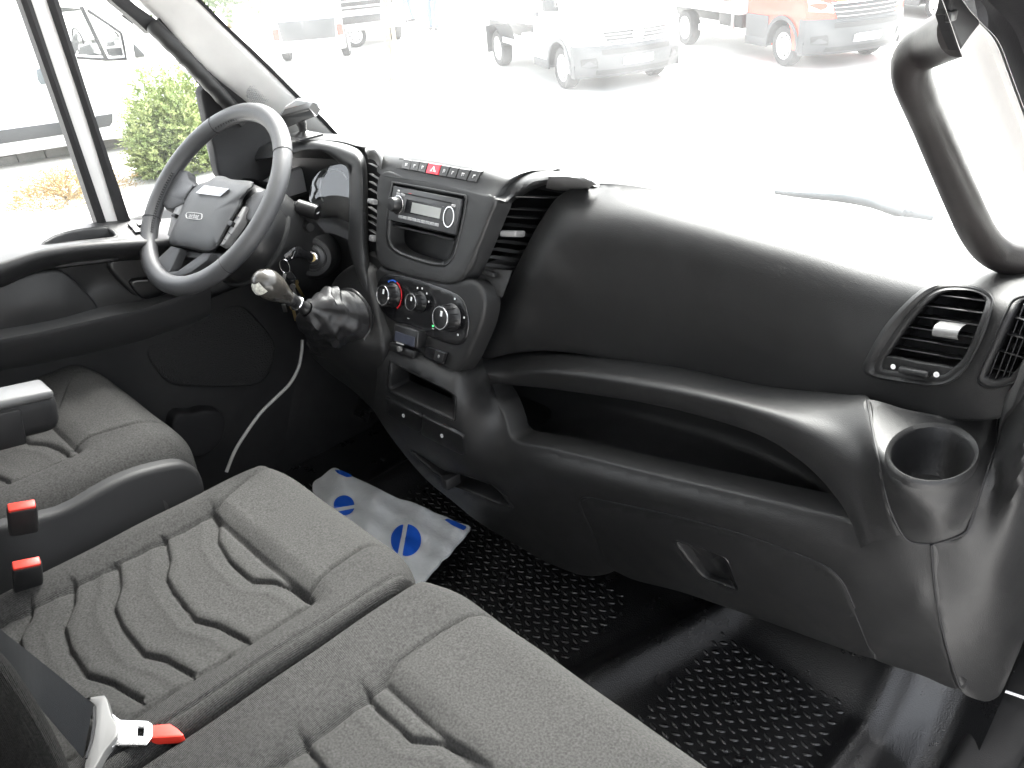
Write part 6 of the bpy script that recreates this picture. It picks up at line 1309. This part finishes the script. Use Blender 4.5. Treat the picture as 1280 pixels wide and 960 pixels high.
P('rear_window', tf(slab([(.135, -.6, 1.04), (.135, .6, 1.04), (.32, .52, 1.4), (.32, -.52, 1.4)], (.02, 0, -.01)), Xc), M_CGLASS, car, smooth=False)
# silver car behind the panel van
c2 = oz(158, 46, ZG); X6 = frame_xf((c2[0], c2[1], ZG), hV, .8); car2 = empty('parked_car', X6((0, 0, 0)), 'pale silver car with alloy wheels glimpsed above the panel van bonnet', 'car')
P('body', tf(loft([[(x, y, z) for x, z in ((.75, .25), (.8, .6), (.6, .85), (-.2, .95), (-.9, 1.4), (-2.4, 1.4), (-3.1, 1.0), (-3.3, .7), (-3.3, .25), (-2.0, .22), (-.5, .22))] for y in (-.84, -.8, -.4, 0, .4, .8, .84)], 44), X6), M_RIM, car2)
for sg_ in (-1, 1):
    wheel(car2, X6, 0, sg_*.76, r=.32, w=.2, side=sg_); wheel(car2, X6, -2.5, sg_*.76, r=.32, w=.2, side=sg_); P('side_window', tf(slab([(x, sg_*.845, z) for x, z in ((-.3, .98), (-.95, 1.34), (-2.3, 1.34), (-2.7, 1.0))], (0, -sg_*.02, 0)), X6), M_CGLASS, car2, smooth=False)
# person walking
def person(o, h, s, shirt, trs, label):
    X = frame_xf(o, h, s); t = empty('person', X((0, 0, 0)), label, 'person')
    def limb(nm, pts, rs, m): return P(nm, tf(tube(pts, rs, 12, 14), X), m, t)
    P('body', tf(loft([[(rx*cos(a)+ox_, ry*sin(a), z) for a in np.linspace(0, 2*pi, 20, endpoint=False)] for z, rx, ry, ox_ in ((.86, .10, .15, 0), (1.0, .11, .17, 0), (1.2, .11, .18, 0), (1.38, .11, .21, 0), (1.46, .08, .14, 0), (1.52, .055, .06, 0), (1.58, .055, .055, .01), (1.62, .085, .07, .015), (1.70, .10, .078, .015), (1.78, .085, .065, .01), (1.82, .03, .03, 0))], 20, closed=True), X), M_SKIN, t)
    P('shirt', tf(loft([[(rx*cos(a), ry*sin(a), z) for a in np.linspace(0, 2*pi, 20, endpoint=False)] for z, rx, ry in ((.88, .125, .175), (1.2, .125, .195), (1.38, .125, .225), (1.47, .09, .15), (1.5, .06, .07))], 20, closed=True), X), shirt, t)
    for sg_ in (-1, 1):
        limb('trouser_leg', [(0, sg_*.09, .92), (.02+.05*sg_, sg_*.10, .5), (.10*sg_, sg_*.10, .06)], [.095, .075, .055], trs); limb('sleeve', [(0, sg_*.21, 1.42), (-.04*sg_, sg_*.25, 1.15), (.05, sg_*.24, .95)], [.06, .05, .04], shirt)
        limb('hand', [(.05, sg_*.24, .96), (.07, sg_*.24, .88), (.09, sg_*.235, .80)], [.035, .04, .015], M_SKIN); P('shoe', tf(box((.10*sg_+.05, sg_*.10, .035), (.13, .05, .035), bev=.02), X), M_DARKM, t)
    P('hair', tf(lathe((-.005, 0, 1.745), (0, 0, 1), [(.104, -.04), (.106, 0), (.09, .05), (.05, .085), (0, .09)], 16), X), M_HAIR, t)
po = oz(543, 37, ZG); person(np.array([po[0], po[1], ZG]), (.6, -.8), .8, M_CLOTHR, M_CLOTHB, 'distant person in a red top and blue trousers walking across the yard')
po = oz(512, 27, ZG); person(np.array([po[0], po[1], ZG]), (-.8, -.5), .8, M_CLOTHB, M_CLOTHB, 'distant person in dark blue work clothes beside the one in red')
def tree(o, hgt, r, n, label, trunk_r=.05, base=.45, m=M_LEAFT):
    t = empty('tree', o, label, 'tree'); rg_ = random.Random(n); o = np.array(o); tr_ = MB(); tr_.add(tube([o, o+[.02, .03, hgt*.4], o+[0, 0, hgt*.85]], [trunk_r, trunk_r*.8, trunk_r*.3], 10, 12)); V, F = [], []
    for i in range(14):
        a = rg_.uniform(0, 2*pi); z = hgt*rg_.uniform(base, .8); e = o+[r*cos(a)*.75, r*sin(a)*.75, z+hgt*.12]; tr_.add(tube([o+[0, 0, z], (o+[0, 0, z]+e)/2+[0, 0, .1], e], [trunk_r*.4, trunk_r*.1], 6, 6))
        for k in range(n//14):
            c = e+np.array([rg_.gauss(0, r*.26), rg_.gauss(0, r*.26), rg_.gauss(0, hgt*.07)]); q = np.array([rg_.gauss(0, 1), rg_.gauss(0, 1), rg_.gauss(0, 1)]); q /= np.linalg.norm(q); w_ = np.cross(q, (rg_.gauss(0, 1), .3, rg_.gauss(0, 1))); w_ /= np.linalg.norm(w_); l_ = rg_.uniform(.06, .12); b_ = len(V)
            V += [c-q*l_, c+w_*l_*.4, c+q*l_, c-w_*l_*.4]; F.append((b_, b_+1, b_+2, b_+3))
    tr_.build('trunk', M_BARK, t); P('crown', (V, F), m, t, smooth=False)
to = oz(490, 100, ZG); tree(to, 3.6, 1.0, 900, 'young tree with a thin pale trunk standing in the yard beyond the steering wheel', .055, .62)
st_o = empty('tree_stake', to+[.12, .05, 0], 'thin wooden stake beside the young tree trunk in the yard', 'stake'); P('stake', tube([to+[.14, .06, 0], to+[.12, .05, 1.7]], .03, 8, 4), mat('pale_wood', (.5, .42, .25), .8), st_o)
tg = MB(); 
for i in range(260):
    a = RNG.uniform(0, 2*pi); r_ = RNG.uniform(.05, .5); p = to+np.array([r_*cos(a), r_*sin(a), 0]); l_ = RNG.uniform(.04, .10); d_ = np.array([RNG.normal(0, .3), RNG.normal(0, .3), 1])*l_; s_ = np.array([cos(a*7), sin(a*7), 0])*.006
    tg.add(([p-s_, p+s_, p+d_], [(0, 1, 2)]))
tag(tg.build('grass', M_LEAF, smooth=False), None, None, None, 'stuff')
for (u, v, hg, r_, n, lb) in ((300, 60, 3.5, 1.6, 3200, 'leafy green tree behind the driver side pillar at the yard edge'), (262, 30, 4.5, 1.8, 3000, 'taller leafy tree farther off behind the driver side pillar')):
    q = oz(u, v, ZG); tree((q[0]*1.25, q[1]*1.25, ZG), hg, r_, n, lb, .10, .03)
